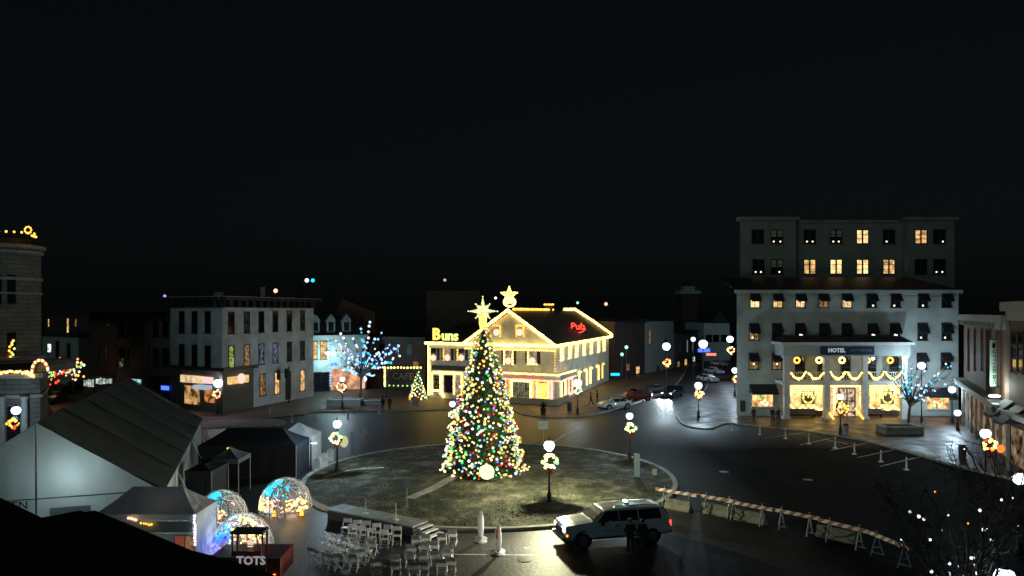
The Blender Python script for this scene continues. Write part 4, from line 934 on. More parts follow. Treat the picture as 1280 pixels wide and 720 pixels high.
for l in (0, TLn*.2, TLn*.4, TLn*.6, TLn*.8, TLn):
    mb = MB(); mb.tube([tp(TWd+.15,l,TEz), tp(TWd+1.5,l,.02)], .015, 4); mb.build('guy_rope', M_chair, t)

def canopy(x0, x1, y0, y1, ez, rz_, roofm, wallm, label, inset=.35, sides='', valance=.3, name='canopy_tent'):
    t = thing(name, ((x0+x1)/2,(y0+y1)/2,0), label, 'tent'); cyy = (y0+y1)/2; w_ = (y1-y0)/2*inset*2
    a, b = Vector((x0+w_,cyy,rz_)), Vector((x1-w_,cyy,rz_)); c = [Vector((x0,y0,ez)),Vector((x1,y0,ez)),Vector((x1,y1,ez)),Vector((x0,y1,ez))]
    def sag(P, n=8):   # bilinear patch with a slight sag
        vs = []; 
        for i in range(n+1):
            for j in range(n+1):
                u, v = i/n, j/n; p = lerp(lerp(P[0],P[1],u), lerp(P[3],P[2],u), v); p.z -= .14*math.sin(math.pi*v)*(.4+.6*math.sin(math.pi*u)); vs.append(p)
        return vs, [(i*(n+1)+j,(i+1)*(n+1)+j,(i+1)*(n+1)+j+1,i*(n+1)+j+1) for i in range(n) for j in range(n)]
    mb = MB()
    for P in ([c[0],c[1],b,a],[c[2],c[3],a,b],[c[1],c[2],b,b],[c[3],c[0],a,a]): mb.add(*sag(P))
    mb.build('roof', roofm, t, smooth=True)
    mb = MB()
    for p, q in zip(c, c[1:]+c[:1]): mb.extr([p,q,q-Vector((0,0,valance)),p-Vector((0,0,valance))], (q-p).cross(Vector((0,0,1))).normalized()*.02)
    mb.build('valance', roofm if not sides else wallm, t)
    for p in c: mb = MB(); mb.tube([Vector((p.x,p.y,0)), p-Vector((0,0,.02))], .035, 6); mb.build('leg', mat('grey_metal'), t)
    k = {'f':(0,1),'r':(1,2),'b':(2,3),'l':(3,0)}
    for s in sides:
        p, q = c[k[s][0]], c[k[s][1]]; mb = MB(); n = 20; vs = []; nn = (q-p).cross(Vector((0,0,1))).normalized()
        for i in range(n+1):
            for j in range(3): vs.append(lerp(p,q,i/n)*1+nn*(.04*math.sin(i*2.1)-.03)-Vector((0,0,(ez-.03)*j/2)))
        mb.add(vs, [(i*3+j,(i+1)*3+j,(i+1)*3+j+1,i*3+j+1) for i in range(n) for j in range(2)]); mb.build('side_wall', wallm, t, smooth=True)
    return t
cx0, cx1 = XA(118,35.3), XA(244,35.3)
ct_ = canopy(cx0, cx1, 35.3, 37.9, 2.6, 3.62, sheet_cover('grey_canvas', (.36,.36,.38), .15, 0), sheet_cover('tent_canvas', (.7,.76,.76), .4, 0), 'light grey pitched vendor canopy with white walls in front of the marquee tent', inset=.45, sides='lbr')
cf = 35.3
fw = Wall((cx0,cf-.05),(cx1,cf-.05))
mb = MB(); fw.box(mb, .2, fw.L-.1, 1.75, 2.28, .0, .03); mb.build('banner', mat('banner_grey', (.4,.44,.46), .7), ct_)
mb = MB(); fw.box(mb, .2, fw.L-.1, 0.05, 1.7, -.02, .0); mb.build('front_wall', sheet_cover('tent_canvas', (.7,.76,.76), .4, 0), ct_)
for px in (219,): 
    mb = MB(); u = fw.u(px); fw.box(mb, u-.05, u+1.0, 1.58, 1.64, .01, .05); fw.box(mb, u-.05, u+1.0, .7, .76, .01, .05)
    for k in range(3): fw.box(mb, u-.05+k*.5, u+k*.5, .7, 1.64, .012, .052)
    wf = mb.build('window', M_white, ct_); mb = MB(); fw.box(mb, u, u+.45, .76, 1.58, .003, .01); mb.build('pane', emis('stall_red', (.6,.12,.08), .35), wf); mb = MB(); fw.box(mb, u+.5, u+.95, .76, 1.58, .003, .01); mb.build('pane', WP[1], wf)
mb = MB(); bulb_line(mb, [P3(176,654,35.1), P3(190,656,35.1)], .12, .05); mb.k = 1; bulb_line(mb, [P3(161,647,35.1), P3(170,650,35.1)], .12, .07); mb.k = 2; bulb_line(mb, [P3(243,645,35.2), P3(244,680,35.2)], .14, .07)
mb.build('light_string', [GOLD, PINK, emis('lilac_bulb', (.8,.75,1), 2.2)], ct_)
point('lamp_light', (cx0+3, 36.6, 2.0), 25, (1,.85,.75), .2, ct_)

navy = mat('navy_canvas', (.006,.008,.014), .7, noise=.2)
greyc = mat('grey_cloth', (.11,.12,.13), .75, noise=.15)
d1 = canopy(XA(247,54), XA(370,54), 54, 57.6, 2.5, 3.5, navy, navy, 'black peaked vendor canopy with dark fill below its roof, beyond the light domes', inset=.42, sides='flrb')  # dark side walls stand in for the unlit blackness under its roof
mb = MB(); mb.box((XA(287,53.9), 53.9, ZA(560.5,53.9)), (.4,.05,.12)); mb.build('exit_light', emis('amber_strip', (.9,.85,.1), 1.2), d1)
canopy(XA(335,56), XA(382,56), 57.8, 60.5, 2.5, 3.4, mat('pale_canvas', (.42,.43,.44), .7), mat('pale_canvas'), 'small pale canopy tucked behind the black canopy', inset=.5, sides='r')
canopy(XA(262,49), XA(298,49), 49, 51.2, 2.5, 3.2, greyc, greyc, 'small grey canopy leaning beside the black canopy', inset=.5, sides='')
canopy(XA(228,45.5), XA(262,45.5), 45.8, 48.5, 2.4, 2.9, navy, navy, 'low black canopy between the marquee tent and the grey canopy', inset=.5, sides='fr')

# ================================================================== light domes
pvc = sheet_cover('clear_pvc', (.85,.9,.9), .6, .86)
ico = None
def dome(c, r, label, zones, lights, door_dir, hh=2.05):
    t = thing('dome_tent', c, label, 'dome', 'light-filled igloo domes'); c = Vector(c)
    bm = bmesh.new(); bmesh.ops.create_icosphere(bm, subdivisions=2, radius=1)
    mb = MB()
    def q(v): return c+Vector((v.x*r, v.y*r, .25+max(0,v.z)*(hh-.25)))
    for e in bm.edges:
        a, b = e.verts[0].co, e.verts[1].co
        if a.z < -.05 or b.z < -.05: continue
        mb.tube([q(a), q(b)], .022, 5)
    bm.free(); mb.build('frame', M_white, t)
    mb = MB(); vs = []; n = 28
    for i in range(9):
        a = math.pi/2*i/8
        for k in range(n): vs.append(c+Vector((math.cos(a)*math.cos(6.283*k/n)*r*1.01, math.cos(a)*math.sin(6.283*k/n)*r*1.01, .25+math.sin(a)*(hh-.23))))
    for k in range(n): vs.append(c+Vector((math.cos(6.283*k/n)*r*1.01, math.sin(6.283*k/n)*r*1.01, .02)))
    fs = [(i*n+k, i*n+(k+1)%n, (i+1)*n+(k+1)%n, (i+1)*n+k) for i in range(8) for k in range(n)]+[(9*n+k, 9*n+(k+1)%n, (k+1)%n, k) for k in range(n)]
    mb.add(vs, fs); mb.build('cover', pvc, t, smooth=True)
    # arched doorway
    mb = MB(); dd = Vector((math.cos(door_dir), math.sin(door_dir), 0)); dq = Vector((-dd.y, dd.x, 0))
    arch = [c+dd*(r*(1.0-.28*max(0,math.sin(a))))+dq*.45*math.cos(a)+Vector((0,0,.9+.85*math.sin(a))) for a in [math.pi*k/10 for k in range(11)]]
    arch = [Vector((arch[0].x,arch[0].y,0))]+arch+[Vector((arch[-1].x,arch[-1].y,0))]
    mb.tube(arch, .045, 6); mb.tube([c+dd*r*1.0, c+dd*r*.72+Vector((0,0,1.72))], .05, 6); mb.build('door_frame', mat('grey_metal'), t)
    for m, n_, az0, az1, z0, z1, rr in zones:   # squiggles of tiny lamps hung inside the cover
        mb = MB()
        k = 0
        while k < n_:
            az = R(random.uniform(az0, az1)); z = random.uniform(z0, z1)
            for s in range(random.randint(3, 9)):
                az += random.uniform(-.1,.1); z += random.uniform(-.05,.05); z = min(.98, max(.02, z))
                h = math.sqrt(max(0, 1-z*z)); mb.bulb(c+Vector((math.cos(az)*h*r*.95, math.sin(az)*h*r*.95, .25+z*(hh-.35))), rr*random.uniform(.8,1.2)); k += 1
        mb.build('light_string', m, t)
    for off, pw, col in lights: point('lamp_light', c+Vector(off), pw*2.2, col, .3, t)
    mb = MB(); mb.lathe(c, [(.05,.1),(.05,.7),(.45,.72),(.45,.76)], 14); mb.build('table', M_dark, t)
    return t
cB = (XA(357,45.6), 45.6, 0); cA = (XA(277,42.4), 42.4, 0); cC = (XA(303,37.5), 37.5, 0)
dome(cB, 1.62, 'clear dome of cyan and warm lights standing alone beside the paving', [(CYAN,190,200,260,.5,.98,.055),(CYAN,45,265,300,.62,.98,.055),(PINK,190,195,255,.05,.5,.052),(WARM,80,195,255,.0,.4,.058),(WARM,60,285,340,.05,.45,.052),(WHITE,90,150,390,.3,.95,.03),(PINK,70,280,345,.02,.4,.052)], [((-.5,-.6,1.5),26,(.1,.8,1)),((.5,-.3,.7),22,(1,.6,.35)),((-.6,-.4,.6),16,(1,.6,.45))], R(-90))
dome(cA, 1.5, 'clear dome with cyan lamps on top and dark windows, beside the vendor canopy', [(CYAN,160,200,290,.6,.98,.058),(PINK,70,270,345,.1,.75,.052),(WARM,60,200,330,.0,.2,.058),(WHITE,60,150,230,.1,.7,.045),(WARM,30,240,300,.3,.5,.045)], [((-.2,-.5,1.6),22,(.1,.8,1)),((.6,-.3,1),22,(1,.7,.5))], R(-70))
dome(cC, 1.55, 'nearest clear dome glowing blue and violet low down and cream on top', [(BLUE,190,215,262,.0,.55,.058),(VIOL,40,215,260,.0,.3,.052),(CYAN,80,200,262,.45,.85,.052),(WARM,160,265,345,.45,.98,.05),(PINK,60,265,345,.3,.85,.05),(WHITE,110,180,350,.6,.99,.03)], [((-.7,-.6,.8),30,(.15,.2,1)),((.5,-.3,1.2),28,(1,.8,.55)),((-.3,-.3,1.6),14,(.3,.8,1))], R(-60))
for px, py, m, lb in ((342.5,642,AMBER,'small orange lantern left of the dome door'),(377,641,AMBER,'small orange lantern right of the dome door'),(336,638,CYAN,'small blue lantern at the foot of the lone dome')):
    g = G(px, py+4); t = thing('lantern', g, lb, 'lantern', 'lanterns by the dome'); mb = MB(); mb.lathe(g, [(.1,.0),(.12,.05),(.11,.3),(.03,.38)], 10); mb.build('glass', m, t)
    mb = MB(); mb.lathe(g, [(.13,.0),(.13,.03)], 10); mb.tube([g+Vector((-.1,0,.32)), g+Vector((0,0,.5)), g+Vector((.1,0,.32))], .012, 5); mb.build('handle', M_black, t)
point('lamp_light', G(360,650)+Vector((0,-.5,.9)), 16, (1,.62,.25), .2)

# ================================================================== food trailer
TYY = 33.; t = thing('food_trailer', (XA(305,TYY), TYY+.9, 0), 'dark red food trailer with white lettering and open serving hatch', 'trailer')
red_p = mat('dark_red_paint', (.16,.012,.012), .35, noise=.1, coat=.3)
xa, xb = XA(262,TYY), XA(351,TYY); zz0, zz1 = ZA(716,TYY), ZA(693,TYY)
mb = MB(); mb.box(((xa+xb)/2, TYY+.95, .85), (xb-xa, 1.9, .9)); mb.build('body', red_p, t)
xc, xd = XA(289,TYY), XA(327,TYY)
zc0, zc1 = 1.31, ZA(668,TYY)
mb = MB()
for X in (xc, xd): mb.box((X, TYY+.12, (zc0+zc1)/2), (.07,.08,zc1-zc0)); mb.box((X, TYY+.75, (zc0+zc1)/2), (.07,.08,zc1-zc0))
mb.box(((xc+xd)/2, TYY+.1, zc0+.12), (xd-xc-.08,.06,.24)); mb.build('booth', red_p, t)
mb = MB(); mb.box(((xc+xd)/2, TYY+.42, zc1+.04), (xd-xc+.1, .85, .1)); mb.build('roof', M_dark, t)
mb = MB(); mb.box((XA(313,TYY+.6), TYY+.6, ZA(680,TYY+.6)), (.22,.12,.25)); mb.build('menu_light', emis('menu_glow', (1,.7,.5), .9), t)
point('lamp_light', ((xc+xd)/2, TYY+.5, zc1-.25), 1.5, (1,.75,.5), .1, t)
mb = MB()
def edge(p, q): mb.tube([p, q], .018, 4)
for X0, X1, Z0, Z1 in ((XA(333,TYY), xb, .42, 1.28),(xc, xd, 1.33, 1.85)):
    pts = [Vector((X0,TYY-.02,Z0)), Vector((X1,TYY-.02,Z0)), Vector((X1,TYY-.02,Z1)), Vector((X0,TYY-.02,Z1))]
    for p, q in zip(pts, pts[1:]+pts[:1]): edge(p, q)
mb.build('trim', M_white, t)
text('lettering', 'TOTS', .52, (XA(314,TYY), TYY-.03, ZA(701,TYY)), (1,0,0), (0,0,1), emis('added_glow_letters', (.8,.85,.85), .32), t, .01, bold=.015)  # faint emission added to plain white letters, replacing light from the domes
for X in (xa+.7, xb-.8):
    mb = MB(); mb.tube([(X,TYY-.06,.36),(X,TYY+.2,.36)], .34, 16); wq = mb.build('wheel', M_tyre, t); mb = MB(); mb.tube([(X,TYY-.08,.36),(X,TYY-.05,.36)], .18, 12); mb.build('rim', M_rim, wq)
mb = MB(); mb.ball((XA(343,TYY), TYY-.05, .5), .07, 8, 6); mb.build('marker_light', AMBER, t)
mb = MB(); mb.hexa([(XA(240,TYY),TYY+.2,.4),(xa,TYY+.2,.4),(xa,TYY+1.7,.4),(XA(240,TYY),TYY+1.7,.4)],[(XA(250,TYY),TYY+.3,.9),(xa,TYY+.2,1.15),(xa,TYY+1.7,1.15),(XA(250,TYY),TYY+1.6,.9)]); mb.build('front_storage', M_dark, t)

# ================================================================== street lamps and wreaths
def wreath(c, r, label, facing=(0,-1,0), mats=None, n=19):
    t = thing('wreath', c, label, 'wreath', 'lit wreaths hung on street lamps'); c = Vector(c); mb = MB()
    ringp = [c+Vector((r*math.cos(a), 0, r*math.sin(a))) for a in [6.283*k/20 for k in range(20)]]
    mb.tube(ringp, .11, 6, True)
    for k in range(90):
        a = random.uniform(0,6.283); p = c+Vector((r*math.cos(a),0,r*math.sin(a))); d = Vector([random.uniform(-1,1) for _ in range(3)]).normalized()*.2; s = d.cross(Vector((0,0,1)))*.12
        mb.add([p-s, p+s, p+d], [(0,1,2)])
    mb.build('foliage', mat('fir_green'), t); mb = MB()
    for k in range(n):
        a = 6.283*k/n+random.uniform(-.1,.1); mb.k = random.choice([0,0,0,1,2,3]); mb.bulb(c+Vector((r*random.uniform(.45,1.2)*math.cos(a), -.13, r*random.uniform(.45,1.2)*math.sin(a))), random.uniform(.07,.14)*(1+r-.42))
    mb.build('light_string', mats or [emis('cream_bulb',(1,.88,.38),2), WHITE, WARM, emis('tree_mint',(.4,1,.5),1.3)], t)
    mb = MB(); mb.extr([c+Vector((-.12,-.12,-r-.1)),c+Vector((.12,-.12,-r-.1)),c+Vector((.2,-.12,-r-.45)),c+Vector((0,-.12,-r-.2)),c+Vector((-.2,-.12,-r-.45))],(0,.03,0)); mb.build('bow', mat('red_bow', (.4,.01,.01), .5), t)
    return t
def lamp(px, py, label, power=350, col=(.6,.84,1), gm=None, hgt=3.8, wr=None, wl=None, wm=None, gr=.3, wr_r=.42, base=True, n=19):
    Y = F*(CH-hgt)/(py-HZ); X = XA(px, Y); t = thing('street_lamp', (X,Y,0), label, 'street lamp', 'lamps around the square'); gm = gm or G_COOL
    mb = MB(); gz = hgt
    mb.lathe((X,Y,0), [(.24,0),(.24,.12),(.17,.2),(.15,.75),(.09,.85),(.065,1.1),(.05,hgt-gr*1.6),(.09,hgt-gr*1.5),(.06,hgt-gr*1.3),(gr*.45,hgt-gr)], 12); mb.build('post', M_black, t, smooth=False)
    mb = MB(); mb.lathe((X,Y,gz), [(gr*.5,-.95*gr),(gr*.9,-.55*gr),(gr*1.08,.1*gr),(gr*.85,.65*gr),(gr*.3,.95*gr)], 14); mb.build('globe', gm, t, smooth=True)
    mb = MB(); mb.lathe((X,Y,gz), [(gr*.45,.95*gr),(gr*.15,1.15*gr),(.03,1.5*gr),(.01,1.9*gr)], 10); mb.build('cap', M_black, t)
    point('lamp_light', (X,Y,gz+.05), power, col, .12, t)
    if wr: wreath((X+.02, Y-.3, ZA(wr, Y-.3)), wr_r, wl, mats=wm, n=n)
    return t
RA = [WARM, AMBER, RED, WHITE]
lamp(686.5,557,'street lamp on the grass island in front of the big lit tree', 3200, (1,.98,.6), G_WARM, wr=577, wl='wreath of pale bulbs on the lamp before the big lit tree', gr=.33, n=22)
lamp(787,520,'street lamp by the right rim of the grass island', 600, wr=535, wl='wreath on the lamp at the right rim of the grass island', gr=.28, wr_r=.36)
lamp(421.5,530,'street lamp at the left rim of the grass island', 900, wr=548, wl='half lit wreath on the lamp at the left rim of the island', wr_r=.38)
lamp(565.5,505,'street lamp just left of the big lit tree', 220, (1,.9,.8), wr=518, wl='small wreath on the lamp just left of the big lit tree', wr_r=.3, gr=.27)
lamp(873,482,'street lamp at the corner nose before the side street', 1000, wr=492, wl='red and amber wreath on the lamp at the corner nose', wm=RA, gr=.42, wr_r=.45)
lamp(722,479,'street lamp at the lit corner of the pub', 200, wr=488, wl='wreath on the lamp at the pub corner', gr=.5, wr_r=.4)
lamp(428,474,'street lamp before the cyan lit shop', 500, (.6,.85,1), wr=484, wl='rosy wreath on the lamp before the cyan lit shop', wm=[PINK,WARM,WHITE,PINK], wr_r=.6)
lamp(272.5,479,'street lamp before the dark shopfront of the white building', 120, (.85,.75,1), wr=492, wl='red wreath on the lamp before the dark shopfront', wm=[PINK,RED,AMBER,WARM], gr=.5, wr_r=.45)
lamp(20,513,'street lamp before the stone turret', 260, wr=529, wl='red and gold wreath on the lamp before the stone turret', wm=[AMBER,RED,GOLD,WARM], wr_r=.45, gr=.36)
lamp(1050.5,496,'street lamp before the hotel entrance', 120, (1,.85,.65), wr=510, wl='orange wreath on the lamp before the hotel entrance', wm=[GOLD,AMBER,WARM,AMBER], wr_r=.55)
lamp(1190,487,'street lamp at the right corner of the hotel', 900, gr=.36)
lamp(1232,542,'street lamp on the brick plaza before the right-hand shops', 240, wr=556, wl='warm red wreath on the lamp before the right-hand shops', wm=RA, gr=.34, wr_r=.42)
lamp(1274,598,'street lamp cut by the right edge of the picture', 110, gr=.3)
lamp(1256,722,'nearest street lamp at the lower right corner', 60, gr=.3)
lamp(918.5,463,'street lamp beside the left corner of the hotel', 330, wr=474, wl='orange wreath on the lamp beside the left hotel corner', wm=RA, gr=.42, wr_r=.42)
lamp(833,433,'tall street lamp on the far side of the side street', 1500, hgt=7.4, wr=453, wl='orange wreath halfway up the tall side street lamp', wm=RA, gr=.55, wr_r=.5)
lamp(879,430,'tall street lamp far up the side street', 1200, hgt=7.4, gr=.65)
lamp(912.5,424,'tall street lamp close by the far left edge of the hotel', 900, hgt=7.4, wr=438, wl='round orange wreath under the tall lamp near the hotel edge', wm=RA, gr=.6, wr_r=.6)
lamp(866.5,424,'distant small street lamp up the side street', 60, hgt=7.4, gr=.4)
lamp(1152,457,'tall bright street lamp in front of the right hotel wing', 800, hgt=6.4, gr=.4)
lamp(1197,516,'low bright post lamp at the right end of the hotel front', 150, hgt=1.9, gr=.32)
# round yellow sign tied to the left lamp
Yl = F*(CH-3.8)/(530-HZ); t = thing('round_sign', (XA(430,Yl-.3),Yl-.3,ZA(552,Yl-.3)), 'round yellow sign fixed on the lamp at the left rim of the island', 'sign')
c = Vector(t.location); mb = MB(); mb.lathe((0,0,0), [(.01,-.03),(.4,-.03),(.4,.03),(.01,.03)], 20); mb.v = [c+Vector((p.x*.8, p.z, p.y*1.1)) for p in mb.v]; mb.build('plate', emis('backlit_yellow', (.8,.78,.4), .75), t)
mb = MB(); mb.box(c+Vector((-.3,.08,0)), (.5,.05,.05)); mb.build('bracket', M_black, t)

# ================================================================== christmas tree
ty, tx = 54.6, XA(604.5, 54.6); tb = iz(tx, ty)
CT = thing('christmas_tree', (tx,ty,tb), 'tall outdoor christmas tree covered in coloured bulbs on the grass island', 'christmas tree')
TH = 11.0; TRD = 3.0
def trr(z): k = z/TH; return TRD*(1-k)**.84*(1+.04*math.sin(z*6))+.1
mb = MB()
mb.tube([(tx,ty,tb),(tx,ty,tb+TH*.6),(tx,ty,tb+TH)], [.25,.12,.04], 8); mb.build('trunk', M_tree, CT)
mb = MB()
for i in range(15000):
    z = TH*(1-math.sqrt(random.random()))*.99+.15; a = random.uniform(0,6.283); br = .5+.5*math.sin(a*9+z*5)*math.sin(z*7)
    r = trr(z)*(1+.075*math.sin(a*7+z*2.2)*math.sin(z*4.3+a))*random.uniform(.7,.99); p = Vector((tx+r*math.cos(a), ty+r*math.sin(a), tb+z))
    d = Vector((math.cos(a+random.uniform(-.5,.5)), math.sin(a+random.uniform(-.5,.5)), random.uniform(-.7,.25))).normalized()*random.uniform(.16,.36); s = d.cross(Vector((random.random(),random.random(),1))).normalized()*random.uniform(.02,.05)
    mb.add([p-s, p+s, p+d], [(0,1,2)])
mb.lathe((tx,ty,tb), [(TRD*.68,.25),(TRD*.5,TH*.3),(TRD*.25,TH*.64),(.08,TH*.97)], 18)
mb.build('foliage', mat('spruce_green', (.02,.05,.025), .8, noise=.5, scale=2), CT)
CM = [emis('cream_bulb',(1,.88,.38),2), emis('tree_gold',(1,.6,.1),1.8), emis('tree_green',(.06,1,.25),1.1), emis('tree_red',(1,.06,.052),1.3), emis('tree_blue',(.08,.25,1),2), emis('tree_white',(.95,.97,.95),2.2), emis('tree_mint',(.4,1,.5),1.3), emis('tree_orange',(1,.4,.06),2.8), emis('tree_rose',(1,.45,.45),2.4)]
WTS = [34,17,12,5,5,12,9,4,4]
bl = []; N = 1250; GA = 2.39996
for i in range(N):
    k = (i+.5)/N; z = TH*(1-math.sqrt(1-k))*.985+.12; a = i*GA+random.uniform(-.25,.25); bo = math.sin(a*7+z*2.2)*math.sin(z*4.3+a); r = trr(z)*(1+.075*bo)*random.uniform(.93,1.04)+.03
    if bo < -.7 and random.random() < .5: continue
    z += random.uniform(-.1,.1); bl.append((Vector((tx+r*math.cos(a), ty+r*math.sin(a), tb+max(.12,z))), random.choices(range(9), WTS)[0], random.uniform(.058,.105)))
bl.sort(key=lambda q: (q[0].y-q[2]*14))
bme = {}
for p, c_, r_ in bl[:100]:
    if c_ not in bme:
        m_ = MB(); m_.bulb((0,0,0), .1); o_ = m_.build('bulb', CM[c_], CT); bme[c_] = o_.data
        o_.data = o_.data; bpy.data.objects.remove(o_)
        me_ = bme[c_]; sh = Vector(CT.location)
        for v in me_.vertices: v.co += sh
    o_ = bpy.data.objects.new('bulb', bme[c_]); COL.objects.link(o_); o_.parent = CT; o_.location = p-CT.location; o_.scale = (r_*10,)*3
mb = MB()
for p, c_, r_ in bl[100:]: mb.k = c_; mb.bulb(p, r_)
tag(mb.build('bulb', CM, CT), kind='stuff')
bow = mat('dark_red_bauble', (.12,.006,.01), .25, noise=0)
for i in range(26):
    z = .4+(i*.618%1)**1.3*8; a = -math.pi/2+random.uniform(-1.4,1.4); r = trr(z)*.99; mb = MB(); mb.ball((tx+r*math.cos(a), ty+r*math.sin(a), tb+z), random.uniform(.12,.2), 10, 7); mb.build('bauble', bow, CT, smooth=True)
# star topper
sc_ = Vector((XA(603.5,ty-.1), ty-.1, ZA(389,ty-.1))); mb = MB()
pts = []
for k in range(16):
    r = (1.0 if k%4==0 else .72) if k%2==0 else .3; r = (1.08 if k%4==0 else .72) if k%2==0 else .42; pts.append(sc_+Vector((math.sin(math.pi*k/8)*r, 0, math.cos(math.pi*k/8)*r)))
mb.extr(pts, (0,.15,0)); tp_ = mb.build('star_topper', emis('topper_pale', (.95,.95,.4), 1.0, .45, 5), CT)
mb = MB()
for k in range(16): bulb_line(mb, [sc_+Vector((0,-.06,0)), pts[k]-Vector((0,.06,0))], .2, .055) if k%2==0 else None
mb.build('bulb_outline', emis('topper_white', (1,.95,.5), 1.6), tp_)
mb = MB(); mb.lathe((sc_.x,sc_.y+.07,0), [(.2,ZA(412,ty)),(.28,ZA(405,ty)),(.3,ZA(397,ty)),(.1,ZA(393,ty))], 10); mb.build('topper_stem', emis('topper_amber', (1,.75,.15), 1.8, .4, 4), tp_)
# floodlight at the foot of the tree
fp = G(608.5,598); fl = thing('floodlight', (fp.x, fp.y-.0, 0), 'round glaring floodlight at the foot of the christmas tree', 'floodlight')
fc = Vector((XA(608.5,51.2), 51.2, ZA(590,51.2))); fl.location = (fc.x, fc.y, iz(fc.x,fc.y))
mb = MB(); mb.lathe((0,0,0), [(.01,0),(.53,0),(.53,.05),(.45,.12),(.2,.3)], 24); mb.v = [fc+Vector((p.x, p.z, p.y)) for p in mb.v]; mb.build('housing', M_black, fl)
mb = MB(); mb.lathe((0,0,0), [(.01,-.02),(.3,-.018),(.53,-.003)], 24); mb.v = [fc+Vector((p.x, p.z, p.y)) for p in mb.v]; mb.build('lens', emis('flood_cream', (.98,.92,.48), 1.6), fl)
mb = MB(); mb.tube([fc+Vector((-.55,.1,0)), fc+Vector((-.55,.1,-.5)), fc+Vector((.55,.1,-.5)), fc+Vector((.55,.1,0))], .03); mb.build('yoke', M_black, fl)
point('lamp_light', fc+Vector((.2,-.6,.1)), 70, (1,.95,.6), .3, fl)

# small christmas tree by the plaza
def small_tree(px, py0, py1, label, r, cols, n=70, base=.0):
    g = G(px, py0); H_ = ZA(py1, g.y)-base; t = thing('christmas_tree', g, label, 'christmas tree'); mb = MB()
    for i in range(1500):
        k = math.sqrt(random.random()); z = H_*(1-k); a = random.uniform(0,6.283); rr = r*k*random.uniform(.6,1); p = Vector((g.x+rr*math.cos(a), g.y+rr*math.sin(a), base+z+.1)); d = Vector((math.cos(a),math.sin(a),random.uniform(-.6,.1)))*.2; s = d.cross(Vector((0,0,1))).normalized()*.04
        mb.add([p-s,p+s,p+d],[(0,1,2)])
    mb.build('foliage', mat('spruce_green'), t); mb = MB(); mb.tube([(g.x,g.y,0),(g.x,g.y,base+H_)], [.08,.02]); mb.build('trunk', M_tree, t)
    mb = MB()
    for i in range(n):
        k = math.sqrt((i+.5)/n); z = H_*(1-k); a = i*2.4; rr = r*k*1.03; mb.k = random.randrange(len(cols)); mb.bulb((g.x+rr*math.cos(a), g.y+rr*math.sin(a), base+z+.12), .11)
    mb.build('light_string', cols, t); return t
small_tree(522.5,500,463,'small decorated christmas tree beside the pub', 1.25, [WARM,CM[2],CM[7],CM[5],CM[0]])
# left street coloured decorations
for i, (px, py, cols, lb, r) in enumerate([(66,462,[RED,GREEN,AMBER,LGREEN],'red and green light cluster down the far left street',1.0),(74,463,[RED,RED,WHITE],'red glowing light cluster down the far left street',.9),(92,462,[AMBER,WHITE,GREEN],'amber and green light cluster at the end of the left street',1.1)]):
    Y = 104-i*2; t = thing('lit_bush', (XA(px,Y),Y,0), lb, 'bush'); c = Vector((XA(px,Y),Y,ZA(py,Y))); mb = MB(); mb.tube([(c.x,c.y,0),(c.x,c.y,c.z)], [.12,.05])
    for k in range(10): a = k*2.4; mb.tube([(c.x,c.y,c.z*random.uniform(.4,.8)), c+Vector((r*math.cos(a), r*math.sin(a), random.uniform(-.8,1.2)))], [.05,.015], 5)
    mb.build('branches', M_tree, t); mb = MB()
    for k in range(34): mb.k = random.randrange(len(cols)); mb.bulb(c+Vector((random.gauss(0,r*.55), random.gauss(0,.5), random.gauss(0,.75))), random.uniform(.1,.2))
    mb.build('light_string', cols, t)

# ================================================================== bare trees
def bare_tree(base, H_, spread, label, seed, mats, nb, br, ymode=None, trunk_r=.22, lean=(0,0), group=None, depth=5, name='bare_tree', clusters=None):
    rnd = random.Random(seed); t = thing(name, base, label, 'tree', group); base = Vector(base); mb = MB(); tips = []
    def grow(p, d, L, r, n):
        segs = 4; pts = [p]; q = p; dd = d
        for i in range(segs):
            dd = (dd+Vector([rnd.uniform(-.16,.16) for _ in range(3)])+Vector((0,0,.052))).normalized(); q = q+dd*L/segs; pts.append(q)
            if n <= depth-2: tips.append(q)
        mb.tube(pts, [r*(1-.45*i/segs) for i in range(segs+1)], 6 if n > 2 else 4)
        if n == 0: return
        for k in range(rnd.choice([2,3,3]) if n > 1 else 3):
            ang = rnd.uniform(0,6.283); u = dd.cross(Vector((0,0,1))); u = u.normalized() if u.length > .01 else Vector((1,0,0)); v = dd.cross(u)
            nd = (dd*rnd.uniform(.5,.95)+(u*math.cos(ang)+v*math.sin(ang))*rnd.uniform(.5,.95)*spread).normalized()
            grow(pts[rnd.choice([2,3,4,4])], nd, L*rnd.uniform(.62,.82), r*.55, n-1)
    grow(base, Vector((lean[0],lean[1],1)).normalized(), H_*.32, trunk_r, depth)
    mb.build('branches', M_tree, t)
    mb = MB(); 
    if clusters: use = [min(tips, key=lambda q: abs((640+q.x/q.y*F)-cx)+abs((HZ+(CH-q.z)/q.y*F)-cyy))+Vector([rnd.uniform(-.12,.12) for _ in range(3)]) for cx, cyy in clusters]
    else: use = [rnd.choice(tips)+Vector([rnd.uniform(-.15,.15) for _ in range(3)]) for _ in range(nb)]
    for q in use: mb.k = rnd.randrange(len(mats)); mb.bulb(q, br*rnd.uniform(.75,1.2))
    mb.build('light_string', mats, t)
    return t
